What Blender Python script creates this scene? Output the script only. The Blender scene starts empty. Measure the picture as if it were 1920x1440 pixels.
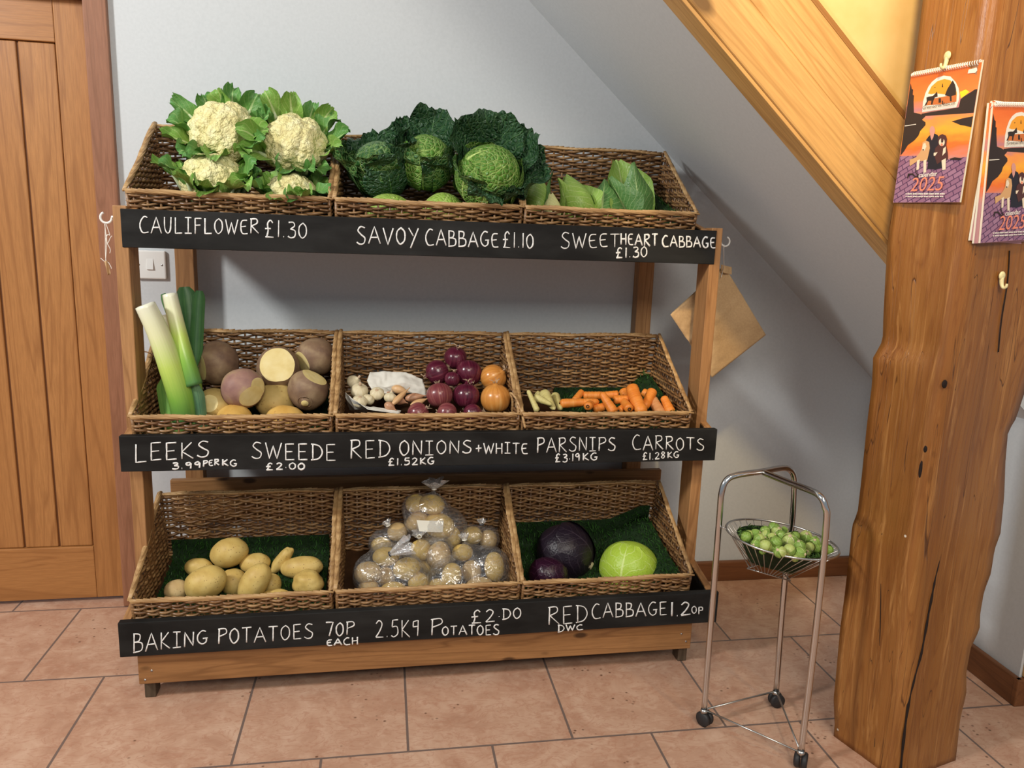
import bpy, bmesh, math, random
import numpy as np
from mathutils import Vector, Matrix, Euler, noise
S = bpy.context.scene
COL = S.collection
rnd = random.Random(7)
R = math.radians
PI = math.pi

# ------------------------------------------------------------------ camera
F = 1429.09
CAM = Vector((0.5538, -1.9165, 1.0681))
CROT = Euler((1.3770, -0.0339, -0.1740), 'XYZ')
cd = bpy.data.cameras.new('camera'); cam = bpy.data.objects.new('camera', cd); COL.objects.link(cam)
cam.location = CAM; cam.rotation_euler = CROT
cd.sensor_fit = 'HORIZONTAL'; cd.sensor_width = 36; cd.lens = F / 1920 * 36; cd.clip_start = .02
S.camera = cam
# ------------------------------------------------------------------ light
w = bpy.data.worlds.new('world'); S.world = w; w.use_nodes = True
bg = w.node_tree.nodes['Background']; bg.inputs[0].default_value = (.80, .90, 1, 1); bg.inputs[1].default_value = .33
def area(name, loc, to, size, power, col, sy=None):
    l = bpy.data.lights.new(name, 'AREA'); l.energy = power; l.color = col; l.size = size
    if sy: l.shape = 'RECTANGLE'; l.size_y = sy
    o = bpy.data.objects.new(name, l); COL.objects.link(o); o.location = loc
    o.rotation_euler = (Vector(to) - Vector(loc)).to_track_quat('-Z', 'Y').to_euler()
    return o
area('daylight_window', (-1.72, -1.5, 2.38), (.6, .1, .8), .28, 62, (1, .985, .95), .38)
area('front_fill', (.9, -3.6, 2.75), (.7, 0, .6), 1.3, 60, (1, .93, .82), .9)  # added soft fill behind and above the camera, no window there
def spot(name, loc, to, power, col, ang, blend, rad):
    l = bpy.data.lights.new(name, 'SPOT'); l.energy = power; l.color = col; l.spot_size = R(ang); l.spot_blend = blend; l.shadow_soft_size = rad
    o = bpy.data.objects.new(name, l); COL.objects.link(o); o.location = loc
    o.rotation_euler = (Vector(to) - Vector(loc)).to_track_quat('-Z', 'Y').to_euler()
spot('warm_ceiling_spot', (1.05, -1.35, 2.35), (1.55, -.45, 1.5), 92, (1, .72, .33), 50, .9, .05)
spot('ceiling_downlight', (1.75, -1.9, 2.45), (1.3, -.6, .1), 30, (1, .78, .50), 70, 1, .05)
spot('ceiling_downlight_left', (.1, -1.9, 2.5), (.3, -.6, .1), 20, (1, .76, .52), 75, 1, .05)
vs = S.view_settings; vs.view_transform = 'Standard'; vs.look = 'None'; vs.gamma = 1; vs.exposure = 0.0; vs.use_curve_mapping = False

# ------------------------------------------------------------------ pixel -> point in the room
CM = CROT.to_matrix()
def ray(u, v): return CM @ Vector(((u - 960) / F, -(v - 720) / F, -1))
def at(u, v, y): d = ray(u, v); return CAM + d * ((y - CAM.y) / d.y)
def atz(u, v, z): d = ray(u, v); return CAM + d * ((z - CAM.z) / d.z)
def hit(u, v, p, n): d = ray(u, v); return CAM + d * ((p - CAM).dot(n) / d.dot(n))
def pxm(u, v, y): d = ray(u, v); return (y - CAM.y) / d.y / F        # metres per pixel at that depth

# ------------------------------------------------------------------ materials
MATS = {}
def newmat(name, rough=.6, spec=.4):
    m = bpy.data.materials.new(name); m.use_nodes = True
    nt = m.node_tree; b = nt.nodes['Principled BSDF']; b.inputs['Roughness'].default_value = rough
    b.inputs['Specular IOR Level'].default_value = spec
    return m, nt, b
def nd(nt, t, **k):
    n = nt.nodes.new('ShaderNode' + t)
    for a, v in k.items():
        if a in n.inputs: n.inputs[a].default_value = v
        else: setattr(n, a, v)
    return n
def ramp(nt, fac, stops):
    r = nt.nodes.new('ShaderNodeValToRGB'); e = r.color_ramp.elements
    while len(e) < len(stops): e.new(.5)
    for i, (p, c) in enumerate(stops): e[i].position = p; e[i].color = (*c, 1)
    nt.links.new(fac, r.inputs[0]); return r.outputs[0]
def coords(nt, scale=(1, 1, 1), kind='Object', rot=(0, 0, 0), loc=(0, 0, 0)):
    t = nt.nodes.new('ShaderNodeTexCoord'); m = nt.nodes.new('ShaderNodeMapping')
    m.inputs['Scale'].default_value = scale; m.inputs['Rotation'].default_value = rot; m.inputs['Location'].default_value = loc
    nt.links.new(t.outputs[kind], m.inputs[0]); return m.outputs[0]
def noisef(nt, vec, scale, detail=3, dist=0, rough=.5):
    n = nd(nt, 'TexNoise', Scale=scale, Detail=detail, Distortion=dist, Roughness=rough); nt.links.new(vec, n.inputs['Vector']); return n.outputs[0]
def mix(nt, fac, a, b, mode='MIX'):
    m = nt.nodes.new('ShaderNodeMix'); m.data_type = 'RGBA'; m.blend_type = mode
    for sck, v in ((m.inputs[0], fac), (m.inputs[6], a), (m.inputs[7], b)):
        if isinstance(v, bpy.types.NodeSocket): nt.links.new(v, sck)
        elif isinstance(v, tuple): sck.default_value = (*v, 1)
        else: sck.default_value = v
    return m.outputs[2]
def math_(nt, op, a, b=None, c=None):
    m = nt.nodes.new('ShaderNodeMath'); m.operation = op
    for i, v in enumerate((a, b, c)):
        if v is None: continue
        if isinstance(v, bpy.types.NodeSocket): nt.links.new(v, m.inputs[i])
        else: m.inputs[i].default_value = v
    return m.outputs[0]
def bump(nt, b, h, strength, dist=.002):
    n = nd(nt, 'Bump', Strength=strength, Distance=dist); nt.links.new(h, n.inputs['Height']); nt.links.new(n.outputs[0], b.inputs['Normal'])
def setc(nt, b, c):
    if isinstance(c, tuple): b.inputs['Base Color'].default_value = (*c, 1)
    else: nt.links.new(c, b.inputs['Base Color'])
def plain(name, col, rough=.5, metal=0, spec=.4, var=0, scale=30):
    if name in MATS: return MATS[name]
    m, nt, b = newmat(name, rough, spec); b.inputs['Metallic'].default_value = metal
    if var:
        f = noisef(nt, coords(nt), scale, 4)
        setc(nt, b, ramp(nt, f, [(.3, tuple(c * (1 - var) for c in col)), (.7, tuple(min(1, c * (1 + var)) for c in col))]))
        bump(nt, b, f, .25)
    else: setc(nt, b, col)
    MATS[name] = m; return m
def wood(name, dark, mid, light, axis, rough=.42, fine=60, knots=False, grow=1, spec=.4):
    key = name + axis
    if key in MATS: return MATS[key]
    m, nt, b = newmat(key, rough, spec)
    s = [1, 1, 1]; s['xyz'.index(axis)] = .06
    v = coords(nt, tuple(s))
    big = noisef(nt, v, 14 * grow, 3, .6)
    rings = math_(nt, 'FRACT', math_(nt, 'MULTIPLY', big, 9))
    rings = math_(nt, 'ABSOLUTE', math_(nt, 'SUBTRACT', rings, .5))
    fn = noisef(nt, v, fine * 4, 4, .2, .65)
    base = ramp(nt, noisef(nt, v, 9 * grow, 2), [(.3, mid), (.7, light)])
    c = mix(nt, math_(nt, 'MULTIPLY', ramp_f(nt, rings, .0, .2, True), .6), base, dark)
    c = mix(nt, math_(nt, 'MULTIPLY', ramp_f(nt, fn, .38, .62, True), .45), c, tuple(x * .7 for x in mid))
    if knots:
        vk = coords(nt, tuple(.45 if q == .06 else 1 for q in s))
        vo = nd(nt, 'TexVoronoi', Scale=knots); nt.links.new(vk, vo.inputs['Vector'])
        c = mix(nt, math_(nt, 'MULTIPLY', ramp_f(nt, vo.outputs['Distance'], .10, .17, True), .9), c, tuple(x * .35 for x in dark))
    setc(nt, b, c); bump(nt, b, fn, .15, .001)
    MATS[key] = m; return m
def ramp_f(nt, f, lo, hi, inv=False):
    n = nd(nt, 'MapRange'); n.inputs[1].default_value = lo; n.inputs[2].default_value = hi
    n.inputs[3].default_value = 1 if inv else 0; n.inputs[4].default_value = 0 if inv else 1
    n.clamp = True; nt.links.new(f, n.inputs[0]); return n.outputs[0]

def rack_wood(ax): return wood('rack_pine', (.15, .06, .018), (.30, .138, .048), (.41, .205, .078), ax, .45, 50, 17)
def post_wood(ax): return wood('stand_pine', (.20, .085, .028), (.36, .175, .065), (.49, .26, .108), ax, .5, 50)
def door_oak(ax): return wood('door_oak', (.25, .095, .026), (.385, .163, .048), (.45, .205, .066), ax, .4, 70, False, .8)
def frame_wood(ax): return wood('frame_hardwood', (.21, .085, .04), (.29, .125, .065), (.345, .155, .085), ax, .42, 80)
def skirt_wood(ax): return wood('skirting_hardwood', (.11, .04, .014), (.17, .063, .022), (.21, .082, .03), ax, .4, 60)
def pine(ax): return wood('string_pine', (.40, .20, .055), (.60, .345, .12), (.70, .43, .17), ax, .45, 40, 8, .8)

def m_wall():
    m, nt, b = newmat('wall_paint', .75, .25)
    f = noisef(nt, coords(nt), 140, 4); setc(nt, b, ramp(nt, f, [(.3, (.575, .605, .62)), (.7, (.61, .64, .655))])); bump(nt, b, f, .12, .001); return m
def m_cream():
    m, nt, b = newmat('cream_plaster', .7, .25)
    f = noisef(nt, coords(nt), 22, 5); setc(nt, b, ramp(nt, f, [(.3, (.74, .53, .23)), (.7, (.80, .59, .28))])); bump(nt, b, f, .15, .002); return m
def m_tiles():
    m, nt, b = newmat('floor_tiles', .42, .45)
    v = coords(nt, (1, 1, 1), 'Object', (0, 0, R(.6)), (-.272 + .354 * 3.5, .487 - .003 + .355 * 6, 0))
    br = nd(nt, 'TexBrick', offset=.5, offset_frequency=2, squash=1)
    nt.links.new(v, br.inputs['Vector'])
    for k, val in (('Scale', 1), ('Mortar Size', .0028), ('Mortar Smooth', .15), ('Bias', 0), ('Brick Width', .354), ('Row Height', .355)): br.inputs[k].default_value = val
    br.inputs['Color1'].default_value = (.0, .0, .0, 1); br.inputs['Color2'].default_value = (1, 1, 1, 1); br.inputs['Mortar'].default_value = (.5, .5, .5, 1)
    o = coords(nt)
    n1 = noisef(nt, o, 6.5, 6, 1.2, .62); n2 = noisef(nt, o, 34, 5, .5, .6); n3 = noisef(nt, coords(nt, (1, 2.2, 1), 'Object', (0, 0, .7)), 11, 5, 2.5)
    c = ramp(nt, n1, [(.3, (.42, .225, .145)), (.5, (.53, .315, .212)), (.72, (.63, .42, .30))])
    c = mix(nt, math_(nt, 'MULTIPLY', ramp_f(nt, n2, .5, .72), .4), c, (.72, .50, .37))
    c = mix(nt, math_(nt, 'MULTIPLY', ramp_f(nt, math_(nt, 'ABSOLUTE', math_(nt, 'SUBTRACT', n3, .5)), 0, .035, True), .45), c, (.40, .17, .10))
    c = mix(nt, math_(nt, 'MULTIPLY', br.outputs['Color'], .12), c, (.42, .23, .16))
    vo = nd(nt, 'TexVoronoi', Scale=46); nt.links.new(coords(nt, (1, 1.2, 1)), vo.inputs['Vector'])
    sp = math_(nt, 'MULTIPLY', ramp_f(nt, vo.outputs['Distance'], .1, .19, True), ramp_f(nt, noisef(nt, o, 5, 2), .55, .62))
    c = mix(nt, math_(nt, 'MULTIPLY', sp, .85), c, (.12, .05, .025))
    c = mix(nt, br.outputs['Fac'], c, (.17, .12, .10))
    setc(nt, b, c)
    h = math_(nt, 'ADD', math_(nt, 'MULTIPLY', br.outputs['Fac'], -1), math_(nt, 'MULTIPLY', n2, .25)); bump(nt, b, h, .5, .0025)
    return m
def m_oak():
    m, nt, b = newmat('old_oak', .33, .5)
    v = coords(nt, (1, 1, .07)); v2 = coords(nt, (1, 1, .16))
    a = noisef(nt, v, 20, 4, 1.1); fn = noisef(nt, v, 150, 4, .3, .7); bl = noisef(nt, v2, 9, 4, .8)
    c = ramp(nt, bl, [(.28, (.20, .072, .014)), (.52, (.29, .118, .026)), (.75, (.41, .19, .055))])
    rg = math_(nt, 'ABSOLUTE', math_(nt, 'SUBTRACT', math_(nt, 'FRACT', math_(nt, 'MULTIPLY', a, 8)), .5))
    c = mix(nt, math_(nt, 'MULTIPLY', ramp_f(nt, rg, 0, .22, True), .6), c, (.17, .055, .01))
    c = mix(nt, math_(nt, 'MULTIPLY', ramp_f(nt, fn, .4, .6, True), .4), c, (.28, .10, .02))
    c = mix(nt, math_(nt, 'MULTIPLY', ramp_f(nt, noisef(nt, coords(nt, (1, 1, .05)), 75, 4, .6, .7), .55, .7), .55), c, (.55, .27, .085))
    ck = noisef(nt, coords(nt, (1, 1, .045)), 26, 2, .7)
    crack = ramp_f(nt, math_(nt, 'ABSOLUTE', math_(nt, 'SUBTRACT', ck, .44)), 0, .0035, True)
    c = mix(nt, math_(nt, 'MULTIPLY', crack, .85), c, (.06, .02, .006))
    vo = nd(nt, 'TexVoronoi', Scale=10); nt.links.new(coords(nt), vo.inputs['Vector'])
    c = mix(nt, ramp_f(nt, vo.outputs['Distance'], .02, .035, True), c, (.75, .68, .55))
    setc(nt, b, c); bump(nt, b, math_(nt, 'SUBTRACT', math_(nt, 'ADD', fn, bl), crack), .35, .003); return m
def m_wicker():
    m, nt, b = newmat('willow', .36, .5)
    o = coords(nt, (1, 1, 1)); n1 = noisef(nt, coords(nt, (6, 6, 190)), 1, 2); n2 = noisef(nt, o, 60, 3)
    oi = nt.nodes.new('ShaderNodeObjectInfo')
    f = math_(nt, 'ADD', math_(nt, 'MULTIPLY', n1, .75), math_(nt, 'MULTIPLY', n2, .25))
    c = ramp(nt, f, [(.3, (.085, .036, .014)), (.47, (.20, .098, .038)), (.68, (.40, .235, .10))])
    setc(nt, b, c); bump(nt, b, noisef(nt, o, 400, 2), .1, .0005); return m
def m_rim():
    m, nt, b = newmat('willow_border', .42, .4)
    n1 = noisef(nt, coords(nt, (9, 9, 120)), 1.4, 3); 
    setc(nt, b, ramp(nt, n1, [(.3, (.24, .125, .05)), (.5, (.42, .25, .105)), (.7, (.58, .38, .18))])); return m
def m_chalk():
    m, nt, b = newmat('chalk', .9, .1); f = noisef(nt, coords(nt), 320, 4)
    setc(nt, b, ramp(nt, f, [(.3, (.60, .60, .58)), (.55, (.86, .86, .84))])); return m
def m_board():
    m, nt, b = newmat('blackboard_paint', .62, .16); f = noisef(nt, coords(nt, (.3, 1, 1)), 18, 6, .3, .6)
    setc(nt, b, ramp(nt, f, [(.35, (.010, .0095, .009)), (.7, (.024, .024, .023))])); bump(nt, b, noisef(nt, coords(nt, (.2, 1, 1)), 160, 3), .12, .001); return m
def m_leaf(name, base, dark, vein, bumps=.5, nside=7, savoy=0, rib=.045, rough=.45, edge=None, ribcol=None):
    """u across (0..1), v along (0..1): midrib, side veins and, for a savoy, the net between them"""
    if name in MATS: return MATS[name]
    m, nt, b = newmat(name, rough, .4)
    t = nt.nodes.new('ShaderNodeTexCoord'); sx = nt.nodes.new('ShaderNodeSeparateXYZ')
    nt.links.new(t.outputs['UV'], sx.inputs[0]); u, v = sx.outputs[0], sx.outputs[1]
    au = math_(nt, 'ABSOLUTE', math_(nt, 'MULTIPLY', math_(nt, 'SUBTRACT', u, .5), 2))
    ob = coords(nt)
    wob = math_(nt, 'MULTIPLY', math_(nt, 'SUBTRACT', noisef(nt, ob, 34, 2), .5), .9)
    ph = math_(nt, 'ADD', math_(nt, 'SUBTRACT', math_(nt, 'MULTIPLY', v, nside), math_(nt, 'MULTIPLY', au, nside * .42)), wob)
    side = math_(nt, 'ABSOLUTE', math_(nt, 'SUBTRACT', math_(nt, 'FRACT', ph), .5))
    sv = ramp_f(nt, side, .0, .085, True)
    mr = math_(nt, 'DIVIDE', au, math_(nt, 'MAXIMUM', math_(nt, 'MULTIPLY', math_(nt, 'SUBTRACT', 1.12, v), rib * 2), .004))
    mid = ramp_f(nt, mr, .5, 1.1, True)
    f = math_(nt, 'MAXIMUM', math_(nt, 'MULTIPLY', sv, .75), mid)
    vo = nd(nt, 'TexVoronoi', feature='DISTANCE_TO_EDGE', Scale=(95 if savoy else 120)); nt.links.new(ob, vo.inputs['Vector'])
    net = ramp_f(nt, vo.outputs['Distance'], 0, .16 if savoy else .06, True)
    f = math_(nt, 'MAXIMUM', f, math_(nt, 'MULTIPLY', net, savoy if savoy else .18))
    c = mix(nt, noisef(nt, ob, 26, 4), dark, base)
    if edge: c = mix(nt, ramp_f(nt, math_(nt, 'MAXIMUM', v, math_(nt, 'MULTIPLY', au, .9)), .45, 1), c, edge)
    c = mix(nt, f, c, vein)
    if ribcol: c = mix(nt, math_(nt, 'MULTIPLY', mid, ramp_f(nt, v, .2, .9, True)), c, ribcol)
    setc(nt, b, c)
    b.inputs['Subsurface Weight'].default_value = .0
    h = math_(nt, 'ADD', math_(nt, 'MULTIPLY', vo.outputs['Distance'], 1.2), math_(nt, 'MULTIPLY', f, -.5 if savoy else .4))
    bump(nt, b, h, bumps, .006 if savoy else .003)
    MATS[name] = m; return m
def m_streak(name, c1, c2, c3, su=34, sv=1.6, rough=.3, tip=None, spec=.5):
    """skin with streaks from root to neck (lathe uv)"""
    if name in MATS: return MATS[name]
    m, nt, b = newmat(name, rough, spec); v = coords(nt, (su, sv, 1), 'UV')
    f = noisef(nt, v, 1, 4, .4); g = noisef(nt, coords(nt), 22, 3)
    c = ramp(nt, math_(nt, 'ADD', math_(nt, 'MULTIPLY', f, .6), math_(nt, 'MULTIPLY', g, .4)), [(.33, c1), (.5, c2), (.66, c3)])
    if tip:
        sx = nt.nodes.new('ShaderNodeSeparateXYZ'); nt.links.new(nd(nt, 'TexCoord').outputs['UV'], sx.inputs[0])
        c = mix(nt, ramp_f(nt, sx.outputs[1], tip[0], tip[1]), c, tip[2])
    setc(nt, b, c); bump(nt, b, f, .2, .001); MATS[name] = m; return m
def m_skin(name, c1, c2, c3, speck=None, sp_scale=120, rough=.6, nscale=18, zr=None):
    if name in MATS: return MATS[name]
    m, nt, b = newmat(name, rough, .35); o = coords(nt)
    f = noisef(nt, o, nscale, 5, .3); c = ramp(nt, f, [(.3, c1), (.5, c2), (.7, c3)])
    if zr:
        sx = nt.nodes.new('ShaderNodeSeparateXYZ'); nt.links.new(o, sx.inputs[0])
        zz = math_(nt, 'ADD', sx.outputs[2], math_(nt, 'MULTIPLY', math_(nt, 'SUBTRACT', noisef(nt, o, 30, 3), .5), .03))
        c = mix(nt, ramp_f(nt, zz, zr[0], zr[1]), zr[2], c)
    if speck:
        vo = nd(nt, 'TexVoronoi', Scale=sp_scale); nt.links.new(o, vo.inputs['Vector'])
        k = math_(nt, 'MULTIPLY', ramp_f(nt, vo.outputs['Distance'], .12, .26, True), ramp_f(nt, noisef(nt, o, 40, 2), .42, .6))
        c = mix(nt, math_(nt, 'MULTIPLY', k, .75), c, speck)
    setc(nt, b, c); bump(nt, b, noisef(nt, o, 160, 4), .22, .0015); MATS[name] = m; return m
M_WALL, M_CREAM, M_TILES, M_OAK, M_WICKER, M_RIM, M_CHALK, M_BOARD = m_wall(), m_cream(), m_tiles(), m_oak(), m_wicker(), m_rim(), m_chalk(), m_board()
M_CHROME = plain('chrome', (.62, .62, .61), .16, 1)
M_WIRE = plain('wire', (.55, .55, .53), .3, 1)
M_RUBBER = plain('black_rubber', (.022, .021, .022), .55)
M_PLASTIC = plain('white_plastic', (.80, .80, .77), .3)
M_STRING = plain('white_string', (.78, .74, .68), .9)
M_SCREW = plain('screw_steel', (.4, .4, .4), .3, 1)

# ------------------------------------------------------------------ mesh building
class MB:
    def __init__(s): s.v = []; s.f = []; s.uv = []; s.mi = []
    def add(s, vs, fs, uvs=None, mi=0):
        o = len(s.v); s.v += [tuple(p) for p in vs]; s.uv += (uvs if uvs else [(0, 0)] * len(vs))
        for f in fs: s.f.append(tuple(i + o for i in f)); s.mi.append(mi)
        return s
    def box(s, a, b, mi=0, M=None):
        (x0, y0, z0), (x1, y1, z1) = a, b
        P = [(x, y, z) for z in (z0, z1) for y in (y0, y1) for x in (x0, x1)]
        if M: P = [M @ Vector(p) for p in P]
        return s.add(P, [(0, 2, 3, 1), (4, 5, 7, 6), (0, 1, 5, 4), (1, 3, 7, 5), (3, 2, 6, 7), (2, 0, 4, 6)], None, mi)
    def prism(s, poly, d, mi=0):
        """poly: list of points (Vector), d: extrusion vector"""
        n = len(poly); P = [Vector(p) for p in poly] + [Vector(p) + Vector(d) for p in poly]
        return s.add(P, [tuple(range(n))[::-1], tuple(range(n, 2 * n))] + [(i, (i + 1) % n, n + (i + 1) % n, n + i) for i in range(n)], None, mi)
    def tube(s, pts, r, seg=8, mi=0, cap=True, flat=None):
        pts = [Vector(p) for p in pts]; n = len(pts); rs = r if isinstance(r, (list, tuple)) else [r] * n
        vs, uv = [], []; ref = None
        for i, p in enumerate(pts):
            t = (pts[min(i + 1, n - 1)] - pts[max(i - 1, 0)]).normalized()
            if ref is None: ref = t.orthogonal().normalized()
            a = (ref - t * ref.dot(t)); a = a.normalized() if a.length > 1e-6 else t.orthogonal().normalized(); ref = a; c = t.cross(a)
            for k in range(seg):
                q = 2 * PI * k / seg; vs.append(p + (a * math.cos(q) + c * math.sin(q)) * rs[i]); uv.append((k / seg, i / max(1, n - 1)))
        if flat: vs = [v - flat * ((v - pts[0]).dot(flat)) * .7 for v in vs]
        fs = [(i * seg + k, i * seg + (k + 1) % seg, (i + 1) * seg + (k + 1) % seg, (i + 1) * seg + k) for i in range(n - 1) for k in range(seg)]
        if cap: fs += [tuple(range(seg))[::-1], tuple(range((n - 1) * seg, n * seg))]
        return s.add(vs, fs, uv, mi)
    def grid(s, fn, nu, nv, mi=0, closeu=False):
        vs, uv = [], []
        for j in range(nv + 1):
            for i in range(nu + (0 if closeu else 1)):
                vs.append(fn(i / nu, j / nv)); uv.append((i / nu, j / nv))
        w = nu if closeu else nu + 1
        fs = [(j * w + i, j * w + (i + 1) % w, (j + 1) * w + (i + 1) % w, (j + 1) * w + i) for j in range(nv) for i in range(nu)]
        return s.add(vs, fs, uv, mi)
    def lathe(s, prof, seg=24, M=None, mi=0, wob=None):
        L = len(prof)
        def fn(u, v):
            r, z = prof[min(L - 1, int(round(v * (L - 1))))]; a = 2 * PI * u
            k = wob(a, v) if wob else 1
            p = Vector((r * k * math.cos(a), r * k * math.sin(a), z)); return M @ p if M else p
        return s.grid(fn, seg, L - 1, mi, True)
    def build(s, name, mat, parent=None, smooth=True, bev=0, loc=None, sub=0, sharp=False):
        L = Vector(loc) if loc is not None else Vector((0, 0, 0))
        if parent is not None and loc is None:
            L = None; W0 = origin(parent)
            P = [(p[0] - W0.x, p[1] - W0.y, p[2] - W0.z) for p in s.v]
        else: P = [(p[0] - L.x, p[1] - L.y, p[2] - L.z) for p in s.v]
        me = bpy.data.meshes.new(name); me.from_pydata(P, [], s.f)
        for m in (mat if isinstance(mat, (list, tuple)) else [mat]): me.materials.append(m)
        me.polygons.foreach_set('use_smooth', [smooth] * len(s.f)); me.polygons.foreach_set('material_index', s.mi)
        ul = me.uv_layers.new(name='uv'); li = np.zeros(len(me.loops), np.int32); me.loops.foreach_get('vertex_index', li)
        ul.data.foreach_set('uv', np.array(s.uv, np.float32)[li].ravel()); me.update()
        o = bpy.data.objects.new(name, me); COL.objects.link(o)
        if parent is not None: o.parent = parent
        elif loc is not None: o.location = L
        if bev:
            b = o.modifiers.new('bevel', 'BEVEL'); b.width = bev; b.segments = 2; b.limit_method = 'ANGLE'
        if sub: q = o.modifiers.new('sub', 'SUBSURF'); q.levels = sub; q.render_levels = sub
        return o
ORG = {}
def origin(o):
    """world origin of a thing built in world coordinates (parts of parts keep zero offset)"""
    while o is not None:
        if o.name in ORG: return ORG[o.name]
        o = o.parent
    return Vector((0, 0, 0))
def tag(o, label=None, cat=None, group=None, kind=None):
    if label: o['label'] = label
    if cat: o['category'] = cat
    if group: o['group'] = group
    if kind: o['kind'] = kind
    return o
def thing(name, loc, label, cat, group=None, rot=None):
    o = bpy.data.objects.new(name, None); COL.objects.link(o); o.empty_display_size = .03
    o.location = loc; ORG[o.name] = Vector(loc)
    if rot: o.rotation_euler = rot
    return tag(o, label, cat, group)
def struct(o): o['kind'] = 'structure'; return o
def copy_tree(o, parent=None):
    c = o.copy(); COL.objects.link(c); c.parent = parent
    for ch in list(o.children): copy_tree(ch, c)
    return c
def align(d, spin=0):
    q = Vector(d).normalized().to_track_quat('Z', 'Y').to_matrix().to_4x4(); return q @ Matrix.Rotation(spin, 4, 'Z')
def place(c, d=(0, 0, 1), spin=0, sc=(1, 1, 1)): return Matrix.Translation(c) @ align(d, spin) @ Matrix.Diagonal((*sc, 1))
ICO = {}
def ico(n):
    if n not in ICO:
        bm = bmesh.new(); bmesh.ops.create_icosphere(bm, subdivisions=n, radius=1); bm.verts.ensure_lookup_table()
        ICO[n] = ([v.co.copy() for v in bm.verts], [tuple(v.index for v in f.verts) for f in bm.faces]); bm.free()
    return ICO[n]
def blob(mb, M, n=3, amp=.06, freq=1.6, seed=0, shape=None, mi=0, cuts=()):
    V, Fs = ico(n); off = Vector((seed * 3.17, seed * 1.31, -seed * 2.2)); out = []; fl = [0] * len(V)
    for i, p in enumerate(V):
        q = p * (1 + amp * noise.noise(p * freq + off) + amp * .35 * noise.noise(p * freq * 2.7 - off))
        if shape: q = shape(q)
        for k, (nrm, dd) in enumerate(cuts):
            e = q.dot(nrm) - dd
            if e > 0: q = q - nrm * e * .97; fl[i] = k + 1
        out.append(q)
    o = len(mb.v); mb.add([M @ q for q in out], Fs, [((math.atan2(p.y, p.x) / 2 / PI) % 1, p.z * .5 + .5) for p in V], mi)
    if cuts:
        for j, f in enumerate(Fs):
            if all(fl[i] for i in f): mb.mi[-len(Fs) + j] = 1
    return mb
def smoothpts(P, n=6):
    """catmull-rom through P"""
    P = [Vector(p) for p in P]; out = []
    for i in range(len(P) - 1):
        a, b, c, d = P[max(0, i - 1)], P[i], P[i + 1], P[min(len(P) - 1, i + 2)]
        for k in range(n):
            t = k / n; out.append(.5 * ((2 * b) + (c - a) * t + (2 * a - 5 * b + 4 * c - d) * t * t + (3 * b - a - 3 * c + d) * t ** 3))
    out.append(P[-1]); return out

# ------------------------------------------------------------------ the room
def YW(x): return .235 - .014 * (x - .5)                       # back wall
def ZC(x): return 1.6805 - .892 * (x - .9533)                  # underside of the stairs
mb = MB(); mb.add([(-3, -4.5, 0), (3.2, -4.5, 0), (3.2, .4, 0), (-3, .4, 0)], [(0, 1, 2, 3)]); mb.v = [(p[0], p[1], 0) for p in mb.v]
mb.prism([(-3, -4.5, -.05), (3.2, -4.5, -.05), (3.2, .4, -.05), (-3, .4, -.05)], (0, 0, .049))
struct(mb.build('floor', M_TILES, smooth=False))
mb = MB(); mb.prism([(-.1, YW(-.1), -.02), (3.1, YW(3.1), -.02), (3.1, YW(3.1), 2.7), (-.1, YW(-.1), 2.7)], (0, .1, 0))
mb.prism([(-.9, YW(-.9), 1.64), (-.1, YW(-.1), 1.64), (-.1, YW(-.1), 2.7), (-.9, YW(-.9), 2.7)], (0, .1, 0))
mb.prism([(-3, YW(-3), -.02), (-.9, YW(-.9), -.02), (-.9, YW(-.9), 2.7), (-3, YW(-3), 2.7)], (0, .1, 0))
struct(mb.build('wall_back', M_WALL, smooth=False))
XR = 2.072
mb = MB(); mb.prism([(XR + .034, .2, 0), (XR, -.50, 0), (XR + .1, -.50, 0), (XR + .1, .2, 0)], (0, 0, ZC(XR) + .02))
struct(mb.build('wall_right', M_WALL, smooth=False))
YS = -.446                                                      # stair string face
mb = MB(); x0, x1 = -.3, 2.3
mb.prism([(x0, .23, ZC(x0)), (x1, .23, ZC(x1)), (x1, .23, ZC(x1) + .03), (x0, .23, ZC(x0) + .03)], (0, YS + .03 - .23, 0))
struct(mb.build('ceiling', M_WALL, smooth=False))
d = Vector((1, 0, -.892)).normalized(); up = Vector((.892, 0, 1)).normalized(); yv = Vector((0, 1, 0))
def sloped(a, b, lo, hi, y0, y1, bb):
    P = [Vector((0, y0, ZC(0))) + d * t + up * h for t, h in ((a, lo), (b, lo), (b, hi), (a, hi))]; return bb.prism(P, (0, y1 - y0, 0))
def timber(name, a, b, lo, hi, y0, y1, mat, bev=.003):
    """a sloped board kept in its own long-grain axes"""
    m = MB(); m.box((a, y0, lo), (b, y1, hi)); o = m.build(name, mat, smooth=False, bev=bev)
    X = d; Z = up; Y = Vector((0, 1, 0)); Mx = Matrix((X, Y, Z)).transposed().to_4x4(); Mx.translation = Vector((0, 0, ZC(0))); o.matrix_world = Mx; return o
struct(timber('trim_1', -.3, 2.60, -.006, .085, YS - .004, YS + .036, pine('x'), .004))
struct(timber('trim_2', -.3, 2.60, .0855, .178, YS, YS + .036, pine('x'), .002))
struct(timber('trim_3', -.3, 2.60, -.014, -.0065, YS + .0, YS + .06, pine('x'), .001))
struct(timber('trim_4', -.3, 2.60, .179, .19, YS + .002, YS + .036, wood('lip_pine', (.25, .11, .03), (.38, .18, .055), (.45, .23, .08), 'x'), .001))
mb = MB(); P = [Vector((0, YS + .012, ZC(0))) + d * t + up * h for t, h in ((-.3, .15), (2.6, .15), (2.6, 2.2), (-.3, 2.2))]
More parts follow.
